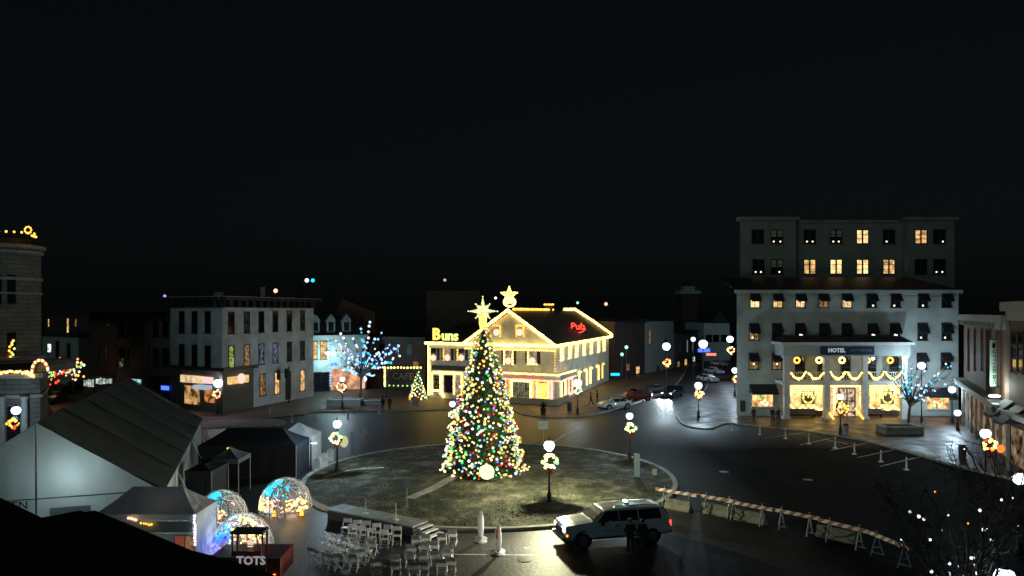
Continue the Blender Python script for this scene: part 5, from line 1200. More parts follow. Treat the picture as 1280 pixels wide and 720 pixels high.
def crown_tree(base, targets, label, seed, mats, br, lights=(3,6), trunk_r=.16, fork=.3, twigs=5, tw=.9, name='bare_tree', extra=0, lsp=.35):
    """A bare tree whose limbs reach out to the given crown points; lamps are strung along the limbs."""
    rnd = random.Random(seed); base = Vector(base); t = thing(name, base, label, 'tree'); mb = MB(); lm = MB()
    ctr = sum((Vector(q) for q in targets), Vector())/len(targets); fk = base+Vector(((ctr.x-base.x)*.2, 0, (ctr.z-base.z)*fork*2))
    mb.tube([base, lerp(base,fk,.5)+Vector((rnd.uniform(-.08,.08),0,0)), fk], [trunk_r, trunk_r*.85, trunk_r*.75], 8)
    for q in targets:
        q = Vector(q); n = 7; m = lerp(fk, q, .5)+Vector([rnd.uniform(-.5,.5) for _ in range(3)])+Vector((0,0,.25)); st_ = lerp(base, fk, rnd.uniform(.75,1))
        pts = [lerp(lerp(st_,m,i/n), lerp(m,q,i/n), i/n)+Vector([rnd.uniform(-.06,.06) for _ in range(3)])*(i > 0) for i in range(n+1)]
        mb.tube(pts, [trunk_r*.42*(1-i/n)+.018 for i in range(n+1)], 5)
        for k in range(twigs):
            i = rnd.randint(2, n); d = (pts[i]-pts[i-1]).normalized(); d = (d+Vector([rnd.uniform(-.8,.8) for _ in range(3)])).normalized(); L = rnd.uniform(.4,1.)*tw; p = pts[i]
            e1 = p+d*L*.5+Vector([rnd.uniform(-.1,.1) for _ in range(3)]); e2 = e1+d*L*.5+Vector([rnd.uniform(-.15,.15) for _ in range(3)]); mb.tube([p,e1,e2], [.022,.014,.007], 4)
            for s in range(3): d2 = (d+Vector([rnd.uniform(-.9,.9) for _ in range(3)])).normalized(); f = lerp(e1,e2,rnd.random()); mb.tube([f, f+d2*L*.35, f+d2*L*.6+Vector((0,0,.05))], [.012,.008,.005], 3)
        c0 = rnd.randint(*lights); col = rnd.randrange(len(mats))
        for k in range(c0): lm.k = col if rnd.random() < .7 else rnd.randrange(len(mats)); i = min(1, .3+.7*(k+rnd.random())/max(1,c0))*n; ii = min(n-1, int(i)); lm.bulb(lerp(pts[ii],pts[ii+1],i-ii)+Vector([rnd.uniform(-.1,.1) for _ in range(3)]), br*rnd.uniform(.7,1.25))
    mb.build('branches', M_tree, t); lm.build('light_string', mats, t); return t
ICE = emis('ice_bulb',(.72,.82,1),1.7)
g = G(450,507); rr = random.Random(4)
tg = [P3(x, y, g.y+rr.uniform(-2.5,2.5)) for x, y in [(407,440),(412,455),(418,425),(425,415),(432,432),(440,420),(446,447),(452,408),(462,402),(470,418),(478,414),(488,430),(497,434),(504,428),(500,445),(492,452),(470,470),(480,460),(458,475),(428,462),(440,466),(462,448),(455,430),(474,440)]]
crown_tree((g.x,g.y,.12), tg, 'bare tree strung with scattered blue-white lights on the left plaza', 5, [BLUEW,BLUEW,ICE,BLUE,CYAN,ICE], .16, (4,8), .2, .3, 4, 1.1)
g = G(1135,532)
tg = [P3(x, y, g.y+rr.uniform(-2,2)) for x, y in [(1124,455),(1131,452),(1139,458),(1147,470),(1135,464),(1158,462),(1176,466),(1183,470),(1196,452),(1190,476),(1168,476),(1160,488),(1172,484),(1163,498),(1130,478),(1118,470),(1107,462),(1112,486),(1140,484)]]
crown_tree((g.x,g.y,.12), tg, 'bare tree with scattered blue-white lights before the right hotel wing', 11, [BLUEW,ICE,CYAN,ICE], .115, (2,6), .16, .25, 5, 1.1)
g = Vector((XA(1218,24),24,0))
tg = [P3(x, y, 24+rr.uniform(-2.5,2.5)) for x in range(1095,1290,17) for y in [rr.uniform(585,715) for _ in range(3)]]
crown_tree(g, tg, 'dark twiggy bare tree with few white lights in the lower right foreground', 21, [ICE,ICE,WHITE], .05, (0,2), .04, .2, 9, .8)
g = Vector((XA(1300,33),33,0))
tg = [P3(x, y, 33+rr.uniform(-3,3)) for x in range(1165,1290,14) for y in [rr.uniform(555,660) for _ in range(2)]]
crown_tree(g, tg, 'dark bare tree leaning in from the right edge of the picture', 33, [ICE,ICE,ICE,AMBER], .04, (0,1), .05, .25, 8, .9)

# ================================================================== planters, stage
def planter(px0, px1, py, dpt, h, label):
    a, b = G(px0, py), G(px1, py); t = thing('stone_planter', ((a.x+b.x)/2, a.y+dpt/2, .12), label, 'planter'); X = (a.x+b.x)/2; w_ = b.x-a.x; y = a.y
    mb = MB(); mb.box((X,y+.15,.12+h/2),(w_,.3,h)); mb.box((X,y+dpt-.15,.12+h/2),(w_,.3,h)); mb.box((a.x+.15,y+dpt/2,.12+h/2),(.3,dpt-.61,h)); mb.box((b.x-.15,y+dpt/2,.12+h/2),(.3,dpt-.61,h)); mb.build('wall', M_stone, t)
    mb = MB(); mb.box((X,y+.14,.12+h+.05),(w_+.1,.42,.1)); mb.box((X,y+dpt-.14,.12+h+.05),(w_+.1,.42,.1)); mb.box((a.x+.14,y+dpt/2,.121+h+.05),(.42,dpt-.75,.1)); mb.box((b.x-.14,y+dpt/2,.121+h+.05),(.42,dpt-.75,.1)); mb.build('coping', M_conc, t)
    mb = MB(); mb.box((X,y+dpt/2,.12+h-.2),(w_-.62,dpt-.62,.2)); mb.build('soil', mat('dark_soil', (.03,.022,.016), .95, noise=.3), t)
planter(1108,1155,545,2.2,.7,'low stone planter wall around the tree before the hotel')
planter(408,450,509,2.2,.8,'dark low planter wall before the cyan lit shop')
planter(452,478,508,1.8,.55,'pale low planter under the blue-lit tree')
a, b = G(409,634+0,0), None
def GZ(px, py, z): return G(px, py, z)
s0, s1_ = GZ(408,636,.62), GZ(516,658,.62)
d = (s1_-s0); d.z = 0; L_ = d.length; d.normalize(); q = Vector((-d.y,d.x,0))
t = thing('stage', (s0.x,s0.y,0), 'long low platform stage with grey deck and dark skirt below the grass island', 'stage')
def sp(u, v, z): p = s0+d*u+q*v; return Vector((p.x,p.y,z))
mb = MB(); n = 5
for k in range(n): mb.hexa([sp(L_*k/n+.01,0,.54),sp(L_*(k+1)/n-.01,0,.54),sp(L_*(k+1)/n-.01,1.35,.54),sp(L_*k/n+.01,1.35,.54)],[sp(L_*k/n+.01,0,.62),sp(L_*(k+1)/n-.01,0,.62),sp(L_*(k+1)/n-.01,1.35,.62),sp(L_*k/n+.01,1.35,.62)])
mb.build('deck', mat('wet_deck', (.33,.36,.36), .6, noise=.25, scale=1.5), t)
mb = MB(); mb.hexa([sp(.05,.05,.01),sp(L_-.05,.05,.01),sp(L_-.05,1.3,.01),sp(.05,1.3,.01)],[sp(.05,.05,.535),sp(L_-.05,.05,.535),sp(L_-.05,1.3,.535),sp(.05,1.3,.535)]); mb.build('skirt', M_dark, t)
st_ = thing('portable_steps', sp(L_,.8,0), 'pale portable steps at the right end of the stage', 'steps')
for k in range(3):
    mb = MB(); u0 = L_+.12+k*.36; z = .5-.16*k; mb.hexa([sp(u0,.15,z-.05),sp(u0+.3,.15,z-.05),sp(u0+.3,1.25,z-.05),sp(u0,1.25,z-.05)],[sp(u0,.15,z),sp(u0+.3,.15,z),sp(u0+.3,1.25,z),sp(u0,1.25,z)]); mb.build('tread', M_chair, st_)
for v in (.15,1.25):
    mb = MB(); mb.extr([sp(L_+.08,v,.01),sp(L_+1.15,v,.01),sp(L_+1.15,v,.1),sp(L_+.08,v,.44)], q*.03); mb.build('side_frame', mat('grey_metal'), st_)
for i, px in enumerate((463,499)):
    uu = (GZ(px,640+8*i,.62)-s0).dot(d); p = sp(uu,.5,.62); t = thing('microphone_stand', p, ['slim upright stand on the middle of the stage','slim upright stand near the right end of the stage'][i], 'stand'); mb = MB(); mb.lathe(p, [(.18,0),(.18,.03),(.03,.05)], 12); mb.build('base', M_chair, t); mb = MB(); mb.tube([p, p+Vector((0,0,.95))], .02, 6); mb.build('pole', M_chair, t); mb = MB(); mb.ball(p+Vector((0,0,.99)), .04, 8, 6); mb.build('microphone', M_black, t)

# ================================================================== chairs
def make_chair():
    t = thing('folding_chair', (0,0,0), 'x', 'chair'); w_ = .22; mt = M_chair
    mb = MB(); mb.hexa([(-w_,-.2,.42),(w_,-.2,.42),(w_,.2,.45),(-w_,.2,.45)],[(-w_,-.2,.45),(w_,-.2,.45),(w_,.2,.48),(-w_,.2,.48)]); mb.build('seat', mt, t)
    mb = MB(); mb.hexa([(-w_,-.27,.66),(w_,-.27,.66),(w_,-.25,.66),(-w_,-.25,.66)],[(-w_*.9,-.33,.86),(w_*.9,-.33,.86),(w_*.9,-.31,.86),(-w_*.9,-.31,.86)]); mb.build('backrest', mt, t)
    for s in (-1,1):
        mb = MB(); mb.tube([(s*w_,-.33,.86),(s*w_,-.2,.45),(s*w_,.25,.0)], .018, 6); mb.build('leg', mt, t)
        mb = MB(); mb.tube([(s*(w_-.03),.15,.45),(s*(w_-.03),-.28,.0)], .018, 6); mb.build('leg', mt, t)
    mb = MB(); mb.tube([(-w_,.18,.07),(w_,.18,.07)], .012, 5); mb.build('stretcher', mt, t)
    mb = MB(); mb.tube([(-w_+.03,-.2,.09),(w_-.03,-.2,.09)], .012, 5); mb.build('stretcher', mt, t)
    return t
chair = make_chair(); cu_ = [False]
def chairs(lst, gl, group):
    for i, (px, py, rz, lb) in enumerate(lst):
        g = G(px, py, .86); g.z = 0; place(chair, cu_, g, R(rz), lb, group)
GR = 'white folding chairs set out below the stage'
def row(pxs, py, rz, lab, jit=5):
    for i, px in enumerate(pxs):
        p = py[i] if isinstance(py, (list,tuple)) else py
        chairs([(px, p, rz+random.uniform(-jit,jit), 'white folding chair, '+ORD[i]+' from left '+lab)], None, GR)
row([521,533,553,566],[667,665,664,660],0,"of the brightly lit front row at right")
row([514,530,543,561],[678,675,674,678],0,'in the second row of the right block')
row([513,530,544,559],[686,687,686,683],0,'in the third row of the right block', 7)
row([495],[690],0,"standing alone left of the right block")
row([495],[699],0,"just behind the lone chair")
row([517,530],[699,699],0,"in the nearest pair at bottom", 2)
row([552,564],[696,694],0,"in the nearest right-hand pair", 4)
row([470],[695],28,"in the gap between both blocks")
row([425],[689],-6,"at the left block's near edge")
row([394,402,411,418],[682,685,688,690],-25,"in the left block's nearest row", 14)
row([405,413,421,429,438,447],[668,671,674,677,680,684],-35,"in the left block's jumbled second row", 35)
row([414,424,433,441,450,459],[664,666,669,672,675,678],-30,"in the left block's jumbled third row", 40)
row([466,452,443],[672,683,690],-8,"in the loose trio beside the left block", 20)
row([432,445,456,470,483,496],[650,652,653,656,658,660],175,"in the far row by the stage", 12)
row([440,452,465,480],[657,659,662,664],185,"in the row before the far row", 15)

# ================================================================== barricades, barriers, posts, signs
orange = mat('orange_stripe', (.42,.17,.09), .5, noise=0)
def barricade(p, q, label):
    p, q = Vector(p), Vector(q); p.z = q.z = 0; t = thing('road_barricade', (p+q)/2, label, 'barricade', 'striped road barricades'); d = (q-p).normalized(); n = Vector((-d.y,d.x,0)); L_ = (q-p).length
    BI = int(p.x*7)%2; nS = 2*max(3, int(L_/.28)); mb = MB(); a0, a1 = p-d*.6, q+d*.6; LL = (a1-a0).length; o = n*-.06
    for k in range(nS):
        mb.k = k%2; u0, u1 = LL*k/nS, LL*(k+1)/nS; sl_ = .12
        c = lambda u, z: a0+d*min(LL,max(0,u))+Vector((0,0,z+.012*BI))+o*(1+.8*(BI%2))
        mb.extr([c(u0-sl_*(k>0),.92), c(u1-sl_*(k<nS-1),.92), c(u1+sl_*(k<nS-1),1.12), c(u0+sl_*(k>0),1.12)], n*.04)
    mb.build('striped_board', [orange, M_chair], t)
    for e in (p, q):
        mb = MB()
        for s in (-1,1): mb.tube([e+n*.38*s, e+Vector((0,0,1.25))-n*.05*s], .04, 4)
        mb.tube([e+n*.2+Vector((0,0,.4)), e-n*.2+Vector((0,0,.4))], .03, 4); mb.tube([e+n*.38+d*.15, e-n*.38+d*.15+Vector((0,0,.25))], .03, 4); mb.build('a_frame', mat('grey_white_wood', (.45,.45,.43), .6), t)
def bw_(px, py): return G(px, py, 1.05)
for i, ((a, b), (c, d_)) in enumerate([((831,612),(860,617)),((883,620),(912,625)),((917,627),(953,634)),((977,638),(1012,645)),((1037,652),(1074,661)),((1096,668),(1130,682))]):
    barricade(bw_(a,b), bw_(c,d_), f'orange and white striped barricade on a-frame legs, {ORD[i]} from the left in the row')
def jersey(px, py, L_, label, rz, lit=0):
    g = G(px, py); t = thing('concrete_barrier', g, label, 'barrier', 'concrete barriers behind the barricades'); m = Matrix.Rotation(rz, 3, 'Z'); mb = MB()
    prof = [(-.3,0),(-.3,.1),(-.13,.32),(-.09,.6),(.09,.6),(.13,.32),(.3,.1),(.3,0)]
    mb.extr([Vector(g)+m@Vector((-L_/2,y,z)) for y, z in prof], m@Vector((L_,0,0))); mb.build('block', mat('old_concrete', (.2,.2,.165), .85, noise=.3, scale=2), t)
    mb = MB()
    for s in (-1,1): mb.tube([Vector(g)+m@Vector((s*L_*.3,0,.68)), Vector(g)+m@Vector((s*L_*.3,0,.75)), Vector(g)+m@Vector((s*L_*.3+.15,0,.75)), Vector(g)+m@Vector((s*L_*.3+.15,0,.68))], .015, 5)
    mb.build('lifting_loop', M_rim, t)
for i, (px, py, l) in enumerate([(848,637,1.7),(895,643,1.8),(938,652,1.8),(1045,674,2.0)]):
    jersey(px, py, l, f'grey concrete barrier standing behind the striped barricades, {ORD[i]} from the left', R(-42) if i < 3 else R(-45))
for i, (px, py) in enumerate([(397,588),(405,582),(413,576)]):
    g = G(px, py); t = thing('barrier_block', g, ['pale barrier block nearest the black canopy','pale barrier block in the middle of the three','pale barrier block furthest up the road edge'][i], 'barrier', 'pale blocks by the road edge'); mb = MB(); mb.hexa([Vector(g)+Vector(v) for v in ((-.32,-.35,0),(.32,-.35,0),(.32,.35,0),(-.32,.35,0))],[Vector(g)+Vector(v) for v in ((-.24,-.26,.95),(.24,-.26,.95),(.24,.26,.95),(-.24,.26,.95))]); mb.build('block', M_conc, t)
    mb = MB(); mb.lathe(g, [(.1,.951),(.1,1.02),(.02,1.03)], 8); mb.build('cap', orange if i == 0 else M_conc, t)
def delin(px, pb, label, grp, h=.95, m=None):
    g = G(px, pb); t = thing('delineator_post', g, label, 'post', grp); mb = MB(); mb.lathe(g, [(.2,0),(.2,.06),(.08,.1)], 10); mb.build('base', M_chair, t)
    mb = MB(); mb.lathe(g, [(.07,.1),(.055,h),(.03,h+.03)], 8); mb.build('post', m or M_chair, t)
    mb = MB(); mb.lathe(g, [(.068,h*.7),(.066,h*.82)], 8); mb.build('reflective_band', orange, t)
for i, (px, py) in enumerate([(916,538.5),(950,543.5),(982,548.5),(1011,555),(1044,560.5),(1068,568),(1101,577.5),(1133,587.5)]):
    delin(px, py, f'white traffic post along the hotel parking bays, {ORD[i]} from the left', 'white posts before the hotel', .95)
for i, (px, py) in enumerate([(337.5,518),(365,528),(394.5,524),(435,523),(474,517)]):
    delin(px, py, f'white traffic post along the left plaza kerb, {ORD[i]} from the left', 'white posts on the left plaza edge', .85)
# upright panels lit by the lamp
for i, (px, pt, pb, lb) in enumerate([(601,640,677,'white upright channelizing panel nearer the grass kerb'),(623,656,693,'orange and white upright channelizing panel nearer the camera')]):
    g = G(px, pb); t = thing('channelizer_panel', g, lb, 'panel', 'upright panels on the road'); mb = MB(); H_ = ZA(pt, g.y)
    pts = [g+Vector((math.cos(a)*.17, 0, .15+(H_-.15)/2+math.sin(a)*(H_-.15)/2*(1 if True else 1))) for a in []]
    prf = [(.08,.15),(.13,.3),(.16,H_*.4),(.165,H_*.65),(.14,H_*.85),(.09,H_-.1)]; o0 = len(mb.v); mb.lathe((0,0,0), prf, 14)
    for q_ in range(o0, len(mb.v)): v_ = mb.v[q_]; mb.v[q_] = Vector((g.x+v_.x, g.y+.03+v_.y*.55, v_.z))
    if i: mb.k = 1; mb.box(g+Vector((-.08,-.05,H_*.7)), (.09,.08,.5)); mb.k = 0
    mb.ball(g+Vector((0,.025,H_-.06)), .12, 10, 6, (1,.3,1)); mb.build('panel', [sheet_cover('white_panel_plastic', (.85,.85,.85), .6, 0), sheet_cover('orange_panel_plastic', (.85,.3,.1), .6, 0)], t)
    for s in (0,.8):
        mb = MB(); mb.lathe(g+Vector((-.02,s*.6,0)), [(.36,0),(.36,.05),(.12,.13)], 14); mb.build('base', mat('pale_rubber', (.3,.3,.28), .7), t)
    mb = MB(); mb.tube([g+Vector((0,.02,.1)), g+Vector((0,.02,.3))], .04); mb.build('stem', M_dark, t)
def sign(px, pb, pt, w_, h_, m, label, shape='rect', pole=.03, ang=0, name='road_sign', cat='sign', z=0):
    g = G(px, pb); g.z = iz(g.x,g.y) if math.hypot(g.x-ICX,g.y-ICY) < IR else 0; t = thing(name, g, label, cat); H_ = ZA(pt, g.y); mb = MB(); mb.tube([g, Vector((g.x,g.y,H_))], pole, 6); mb.build('post', mat('grey_metal'), t)
    c = Vector((g.x,g.y-.05,H_-h_/2)); r = Vector((math.cos(ang),math.sin(ang),0)); mb = MB()
    P = [(-1,-1),(1,-1),(1,1),(-1,1)] if shape=='rect' else [(0,-1.3),(1.1,0),(0,1.3),(-1.1,0)]
    mb.extr([c+r*x*w_/2+Vector((0,0,y*h_/2)) for x, y in P], (0,.02,0)); mb.build('plate', m, t); return t
gp = mat('sign_back', (.3,.31,.3), .45, noise=.1); gb = mat('blue_grey_panel', (.2,.27,.36), .5, noise=.1)
sign(455,556,534,.75,.75,mat('sign_khaki', (.28,.28,.22), .5), 'diamond road sign seen from behind left of the island', 'dia')
sign(441,574,540,.3,1.9,mat('dark_panel',(.06,.07,.09),.5), 'narrow dark upright panel at the left island rim')
sign(508.5,640,597,.42,.62,mat('pale_blue_sign', (.4,.45,.5), .5), 'small pale sign on a thin post on the grass island')
sign(796,600,567,.42,1.7,gb, 'tall blue-grey upright panel near the right island rim')
sign(818,597,586,.35,.9,mat('pale_grey',(.4,.41,.4),.6), 'short pale upright panel at the right island rim')
t = sign(679,566,526,.9,.75,gp, 'grey two-panel road sign seen from behind beyond the christmas tree')
sign(392.5,593,553,.5,.12,emis('lit_strip', (.7,.95,1), 1.6), 'pole with a small bright white strip beside the pale barrier blocks')
sign(519,518,496,.7,1.1,mat('pale_grey'), 'pale signboard on the plaza under the small christmas tree')
for i,(px,py) in enumerate([(362,468),(351,477)]):
    g = G(px, 508); 
g = G(361,505); t = thing('traffic_signal', g, 'dark traffic signal pole before the white building', 'traffic signal'); mb = MB(); mb.tube([g, g+Vector((0,0,5))], .08, 8); mb.tube([g+Vector((0,0,4.2)), g+Vector((-1.2,0,4.3))], .04, 6); mb.build('pole', M_black, t)
for dx, z in ((-.25,4.1),(-1.3,3.9)):
    mb = MB(); mb.box(g+Vector((dx,-.1,z)), (.45,.35,1.3)); hq = mb.build('signal_head', M_black, t); mb = MB()
    for k in range(3): mb.ball(g+Vector((dx,-.29,z+.4-k*.4)), .12, 8, 5, (1,.4,1))
    mb.build('lens', M_glass, hq)
# outlined display frame and dim letters on the low house
Yq = 104.; ax, bx_ = XA(481,Yq), XA(526,Yq); t = thing('display_frame', ((ax+bx_)/2,Yq,0), 'dark shop front panel outlined in yellow-green bulbs beside the small tree', 'display')
z0_, z1_ = ZA(482,Yq), ZA(459.5,Yq); mb = MB(); mb.box(((ax+bx_)/2,Yq+.15,(z0_+z1_)/2),(bx_-ax,.2,z1_-z0_)); mb.build('panel', M_dark, t)
text('lettering', 'CAFE', 1.3, ((ax+bx_)/2,Yq,(z0_+z1_)/2), (1,0,0),(0,0,1), mat('dim_letters', (.25,.25,.22), .6), t, .03)
string([(ax,Yq-.1,z0_),(ax,Yq-.1,z1_)], t, WARM, .25, .13); string([(ax,Yq-.1,z1_),(bx_,Yq-.1,z1_)], t, WARM, .45, .15); string([(ax,Yq-.1,z0_),(bx_,Yq-.1,z0_)], t, LGREEN, .6, .12)
for s in (ax+.2, bx_-.2): mb = MB(); mb.box((s,Yq+.15,z0_/2),(.15,.15,z0_)); mb.build('post', M_dark, t)
# far lights on masts
for px, py, Y, r, m, lb, on in [(383.5,350.5,150,.42,WHITE,'white lamp on a far mast, left of the pair above the white building',1),(391,350.5,150,.4,CYAN,'cyan lamp on a far mast, right of the pair above the white building',1),(344.5,363.5,100,.3,PINK,'rosy lamp standing on the roof of the white building',0),
        (556,350,260,.5,emis('dull_lamp',(.8,.75,.5),.8),'faint far lamp high above the lit letters',1),(757.5,380,170,.4,PINK,'rosy lamp high behind the pub roof',1),(722,378.5,170,.3,emis('green_lamp',(.4,1,.7),1.5),'green lamp high behind the pub ridge',1),(619.5,372.5,170,.3,WHITE,'tiny white lamp behind the tree topper',1),
        (783,434,120,.3,emis('green_lamp'),'upper green signal on the side street',1),(777.5,443,118,.28,emis('green_lamp'),'lower green signal on the side street',1),(797,422,170,.25,emis('green_lamp'),'green lamp far behind the side street roofs',1),(206,370,110,.2,VIOL,'faint violet lamp on the low roof edge at left',0)]:
    p = P3(px, py, Y); t = thing('mast_lamp', (p.x,p.y,0), lb, 'lamp'); mb = MB(); mb.ball(p, r, 10, 6); mb.build('bulb', m, t); mb = MB(); mb.tube([Vector((p.x,p.y,0 if on else p.z-1.2)), Vector((p.x,p.y,p.z-r*.5))], .06, 6); mb.build('mast', M_black, t)
# blue and red shop signs at the street end
for px, py, w_, h_, m, lb in [(880,438,2.4,.7,BLUE,'blue lit shop sign at the far end of the side street'),(889,443,2.0,.5,emis('red_sign',(1,.25,.15),1.5),'red lit shop sign under the blue sign'),(769,468,1.4,.4,CYAN,'small blue neon sign beside the pub side wall')]:
    Y = 150 if px > 800 else 118; p = P3(px, py, Y); t = thing('shop_sign', (p.x,p.y,p.z), lb, 'sign'); mb = MB(); mb.box(p, (w_,.2,h_)); mb.build('panel', m, t); mb = MB(); mb.box(p+Vector((0,.3,0)), (w_*.9,.4,h_*.5)); mb.build('bracket', M_black, t)

# ================================================================== vehicles
def loft(mb, st_, seg=None):
    rings = []
    for x, zb, zbelt, zr, w_, wr in st_:
        rings.append([Vector(v) for v in ((x,-w_*.86,zb),(x,-w_,zb+.18),(x,-w_*1.0,(zb+zbelt)/2+.05),(x,-w_*.97,zbelt),(x,-wr,zr),(x,-wr*.55,zr+.035),(x,wr*.55,zr+.035),(x,wr,zr),(x,w_*.97,zbelt),(x,w_,(zb+zbelt)/2+.05),(x,w_,zb+.18),(x,w_*.86,zb))])
    n = 12; vs = [v for r in rings for v in r]; fs = [(i*n+k,(i+1)*n+k,(i+1)*n+(k+1)%n,i*n+(k+1)%n) for i in range(len(rings)-1) for k in range(n)]+[tuple(range(n)), tuple(range((len(rings)-1)*n, len(rings)*n))[::-1]]
    mb.add(vs, fs)
def wheels(t, xs, w_, r=.38):
    for x in xs:
        for s in (-1,1):
            mb = MB(); mb.tube([(x,s*(w_-.19),r),(x,s*(w_+.015),r)], r, 20); o = mb.build('wheel', M_tyre, t); mb = MB(); mb.tube([(x,s*(w_-.05),r),(x,s*(w_+.03),r)], r*.6, 12)
            for k in range(5): a = 6.283*k/5; mb.box((x+math.cos(a)*r*.35, s*(w_+.035), r+math.sin(a)*r*.35), (r*.16,.02,r*.16))
            mb.build('rim', M_rim, o)
            mb = MB(); mb.tube([(x,s*(w_-.3),r+.03),(x,s*(w_+.004),r+.03)], r+.1, 20); mb.build('wheel_arch', M_dark, t)
def pick(t):
    pt = mat('white_car_paint', (.6,.66,.68), .3, noise=.04, coat=.5)
    S = [(-2.98,.5,.95,1.0,.84,.76),(-2.9,.42,1.08,1.15,.96,.84),(-2.4,.38,1.16,1.24,1.0,.9),(-1.55,.38,1.2,1.3,1.01,.92),(-1.42,.38,1.21,1.33,1.01,.9),(-.72,.38,1.23,1.83,1.01,.78),(-.35,.38,1.23,1.9,1.01,.77),(.8,.38,1.23,1.93,1.01,.77),(2.2,.38,1.23,1.9,1.01,.77),(2.55,.38,1.23,1.84,1.0,.77),(2.93,.42,1.22,1.3,.99,.88),(2.98,.5,1.1,1.15,.97,.9)]
    mb = MB(); loft(mb, S); mb.build('body', pt, t)
    for s in (-1,1): mb = MB(); mb.tube([(-.2,s*.68,1.94),(-.15,s*.68,2.0),(2.2,s*.68,1.99),(2.3,s*.68,1.92)], .025, 6); mb.build('roof_rail', M_rim, t)
    for s in (-1,1):
        def sw(x, z):   # point on the side glass
            k = (z-1.23)/.66; return Vector((x, s*(.98-(.98-.765)*k+.012), z))
        for a, b in (((-1.18,1.3),(.0,0)),((.05,1.3),(1.1,0)),((1.17,1.3),(2.45,0))):
            x0_, x1_ = a[0], b[0]; zt_ = 1.8; mb = MB(); f = .5 if x0_ < 0 else 0
            mb.extr([sw(x0_,1.29), sw(x1_,1.29), sw(x1_-(.1 if x0_ > 1 else 0),zt_), sw(x0_+f,zt_)], (0,s*.006,0)); mb.build('side_window', M_glass, t)
        mb = MB(); mb.box((-.95,s*1.08,1.25),(.14,.2,.2)); mb.build('wing_mirror', M_dark, t)
        mb = MB(); mb.box((-2.93,s*.72,.95),(.12,.32,.2)); mb.build('headlight', emis('headlight_dim', (1,.85,.7), 3.0), t)
        mb = MB(); mb.box((-2.86,s*.9,.72),(.1,.14,.12)); mb.build('indicator', emis('indicator_amber', (1,.3,.05), 3), t)
        mb = MB(); mb.box((2.95,s*.9,1.0),(.12,.16,.3)); mb.build('tail_light', emis('tail_red', (1,.05,.03), 3.0), t)
        for xd_ in (-1.1,.02,1.14): mb = MB(); mb.box((xd_,s*1.0,.8),(.015,.012,.78)); mb.build('door_seam', M_dark, t)
        for xd_ in (-.12,.85): mb = MB(); mb.box((xd_,s*1.012,1.08),(.17,.03,.052)); mb.build('door_handle', M_dark, t)
        mb = MB(); mb.box((0,s*1.0,.5),(2.4,.03,.05)); mb.build('side_step', M_dark, t)
        for zz in (.78,.9): mb = MB(); mb.box((.52,s*1.008,zz),(.62,.012,.05)); mb.build('door_stripe', M_dark, t)
    for s in (-1,1):
        sl_ = bpy.data.lights.new('headlamp_light', 'SPOT'); sl_.energy = 1500; sl_.color = (1,.93,.8); sl_.spot_size = R(75); sl_.spot_blend = .7; sl_.shadow_soft_size = .06
        so_ = bpy.data.objects.new('headlamp_light', sl_); COL.objects.link(so_); so_.parent = t; so_.location = (-3.12,s*.72,.97); so_.rotation_euler = (R(86),0,R(90))
    mb = MB(); x_ = -1.27; mb.extr([(-1.38,-.84,1.4),(-1.38,.84,1.4),(-.78,.72,1.83),(-.78,-.72,1.83)], (-.02,0,.02)); mb.build('windscreen', M_glass, t)
    mb = MB(); mb.extr([(2.93,-.78,1.36),(2.93,.78,1.36),(2.62,.68,1.8),(2.62,-.68,1.8)], (.03,0,.02)); mb.build('rear_window', M_glass, t)
    mb = MB(); mb.box((-2.97,0,.82),(.06,1.1,.3)); mb.build('grille', M_dark, t)
    mb = MB(); mb.box((-3.0,0,.52),(.16,1.8,.2)); mb.build('front_bumper', M_rim, t); mb = MB(); mb.box((3.0,0,.55),(.16,1.8,.18)); mb.build('rear_bumper', M_rim, t)
    mb = MB(); mb.box((.75,0,1.99),(.22,.5,.07)); lb_ = mb.build('roof_light_bar', M_dark, t)
    mb = MB(); mb.ball((.75,0,2.07), .13, 10, 6, (1,1.6,.6)); mb.build('beacon', emis('beacon_cyan', (.55,1,.95), 6), lb_)
    wheels(t, (-2.0,1.9), 1.0, .4)
    text('lettering', 'COMMUNITY', .17, (-.45,-1.015,.86), (1,0,0),(0,0,1), mat('dull_letters'), t, .003)
truck = thing('sport_utility_vehicle', (0,0,0), 'long white utility vehicle with lit headlight and roof beacon on the wet road', 'car'); pick(truck)
fw_ = G(729,686); rw_ = G(825,678); dr_ = (rw_-fw_); dr_.z = 0; ang = math.atan2(dr_.y, dr_.x); ctr = fw_+dr_.normalized()*2.0+Vector((-dr_.y,dr_.x,0)).normalized()*1.0
truck.location = (ctr.x, ctr.y, 0); truck.rotation_euler = (0,0,ang)
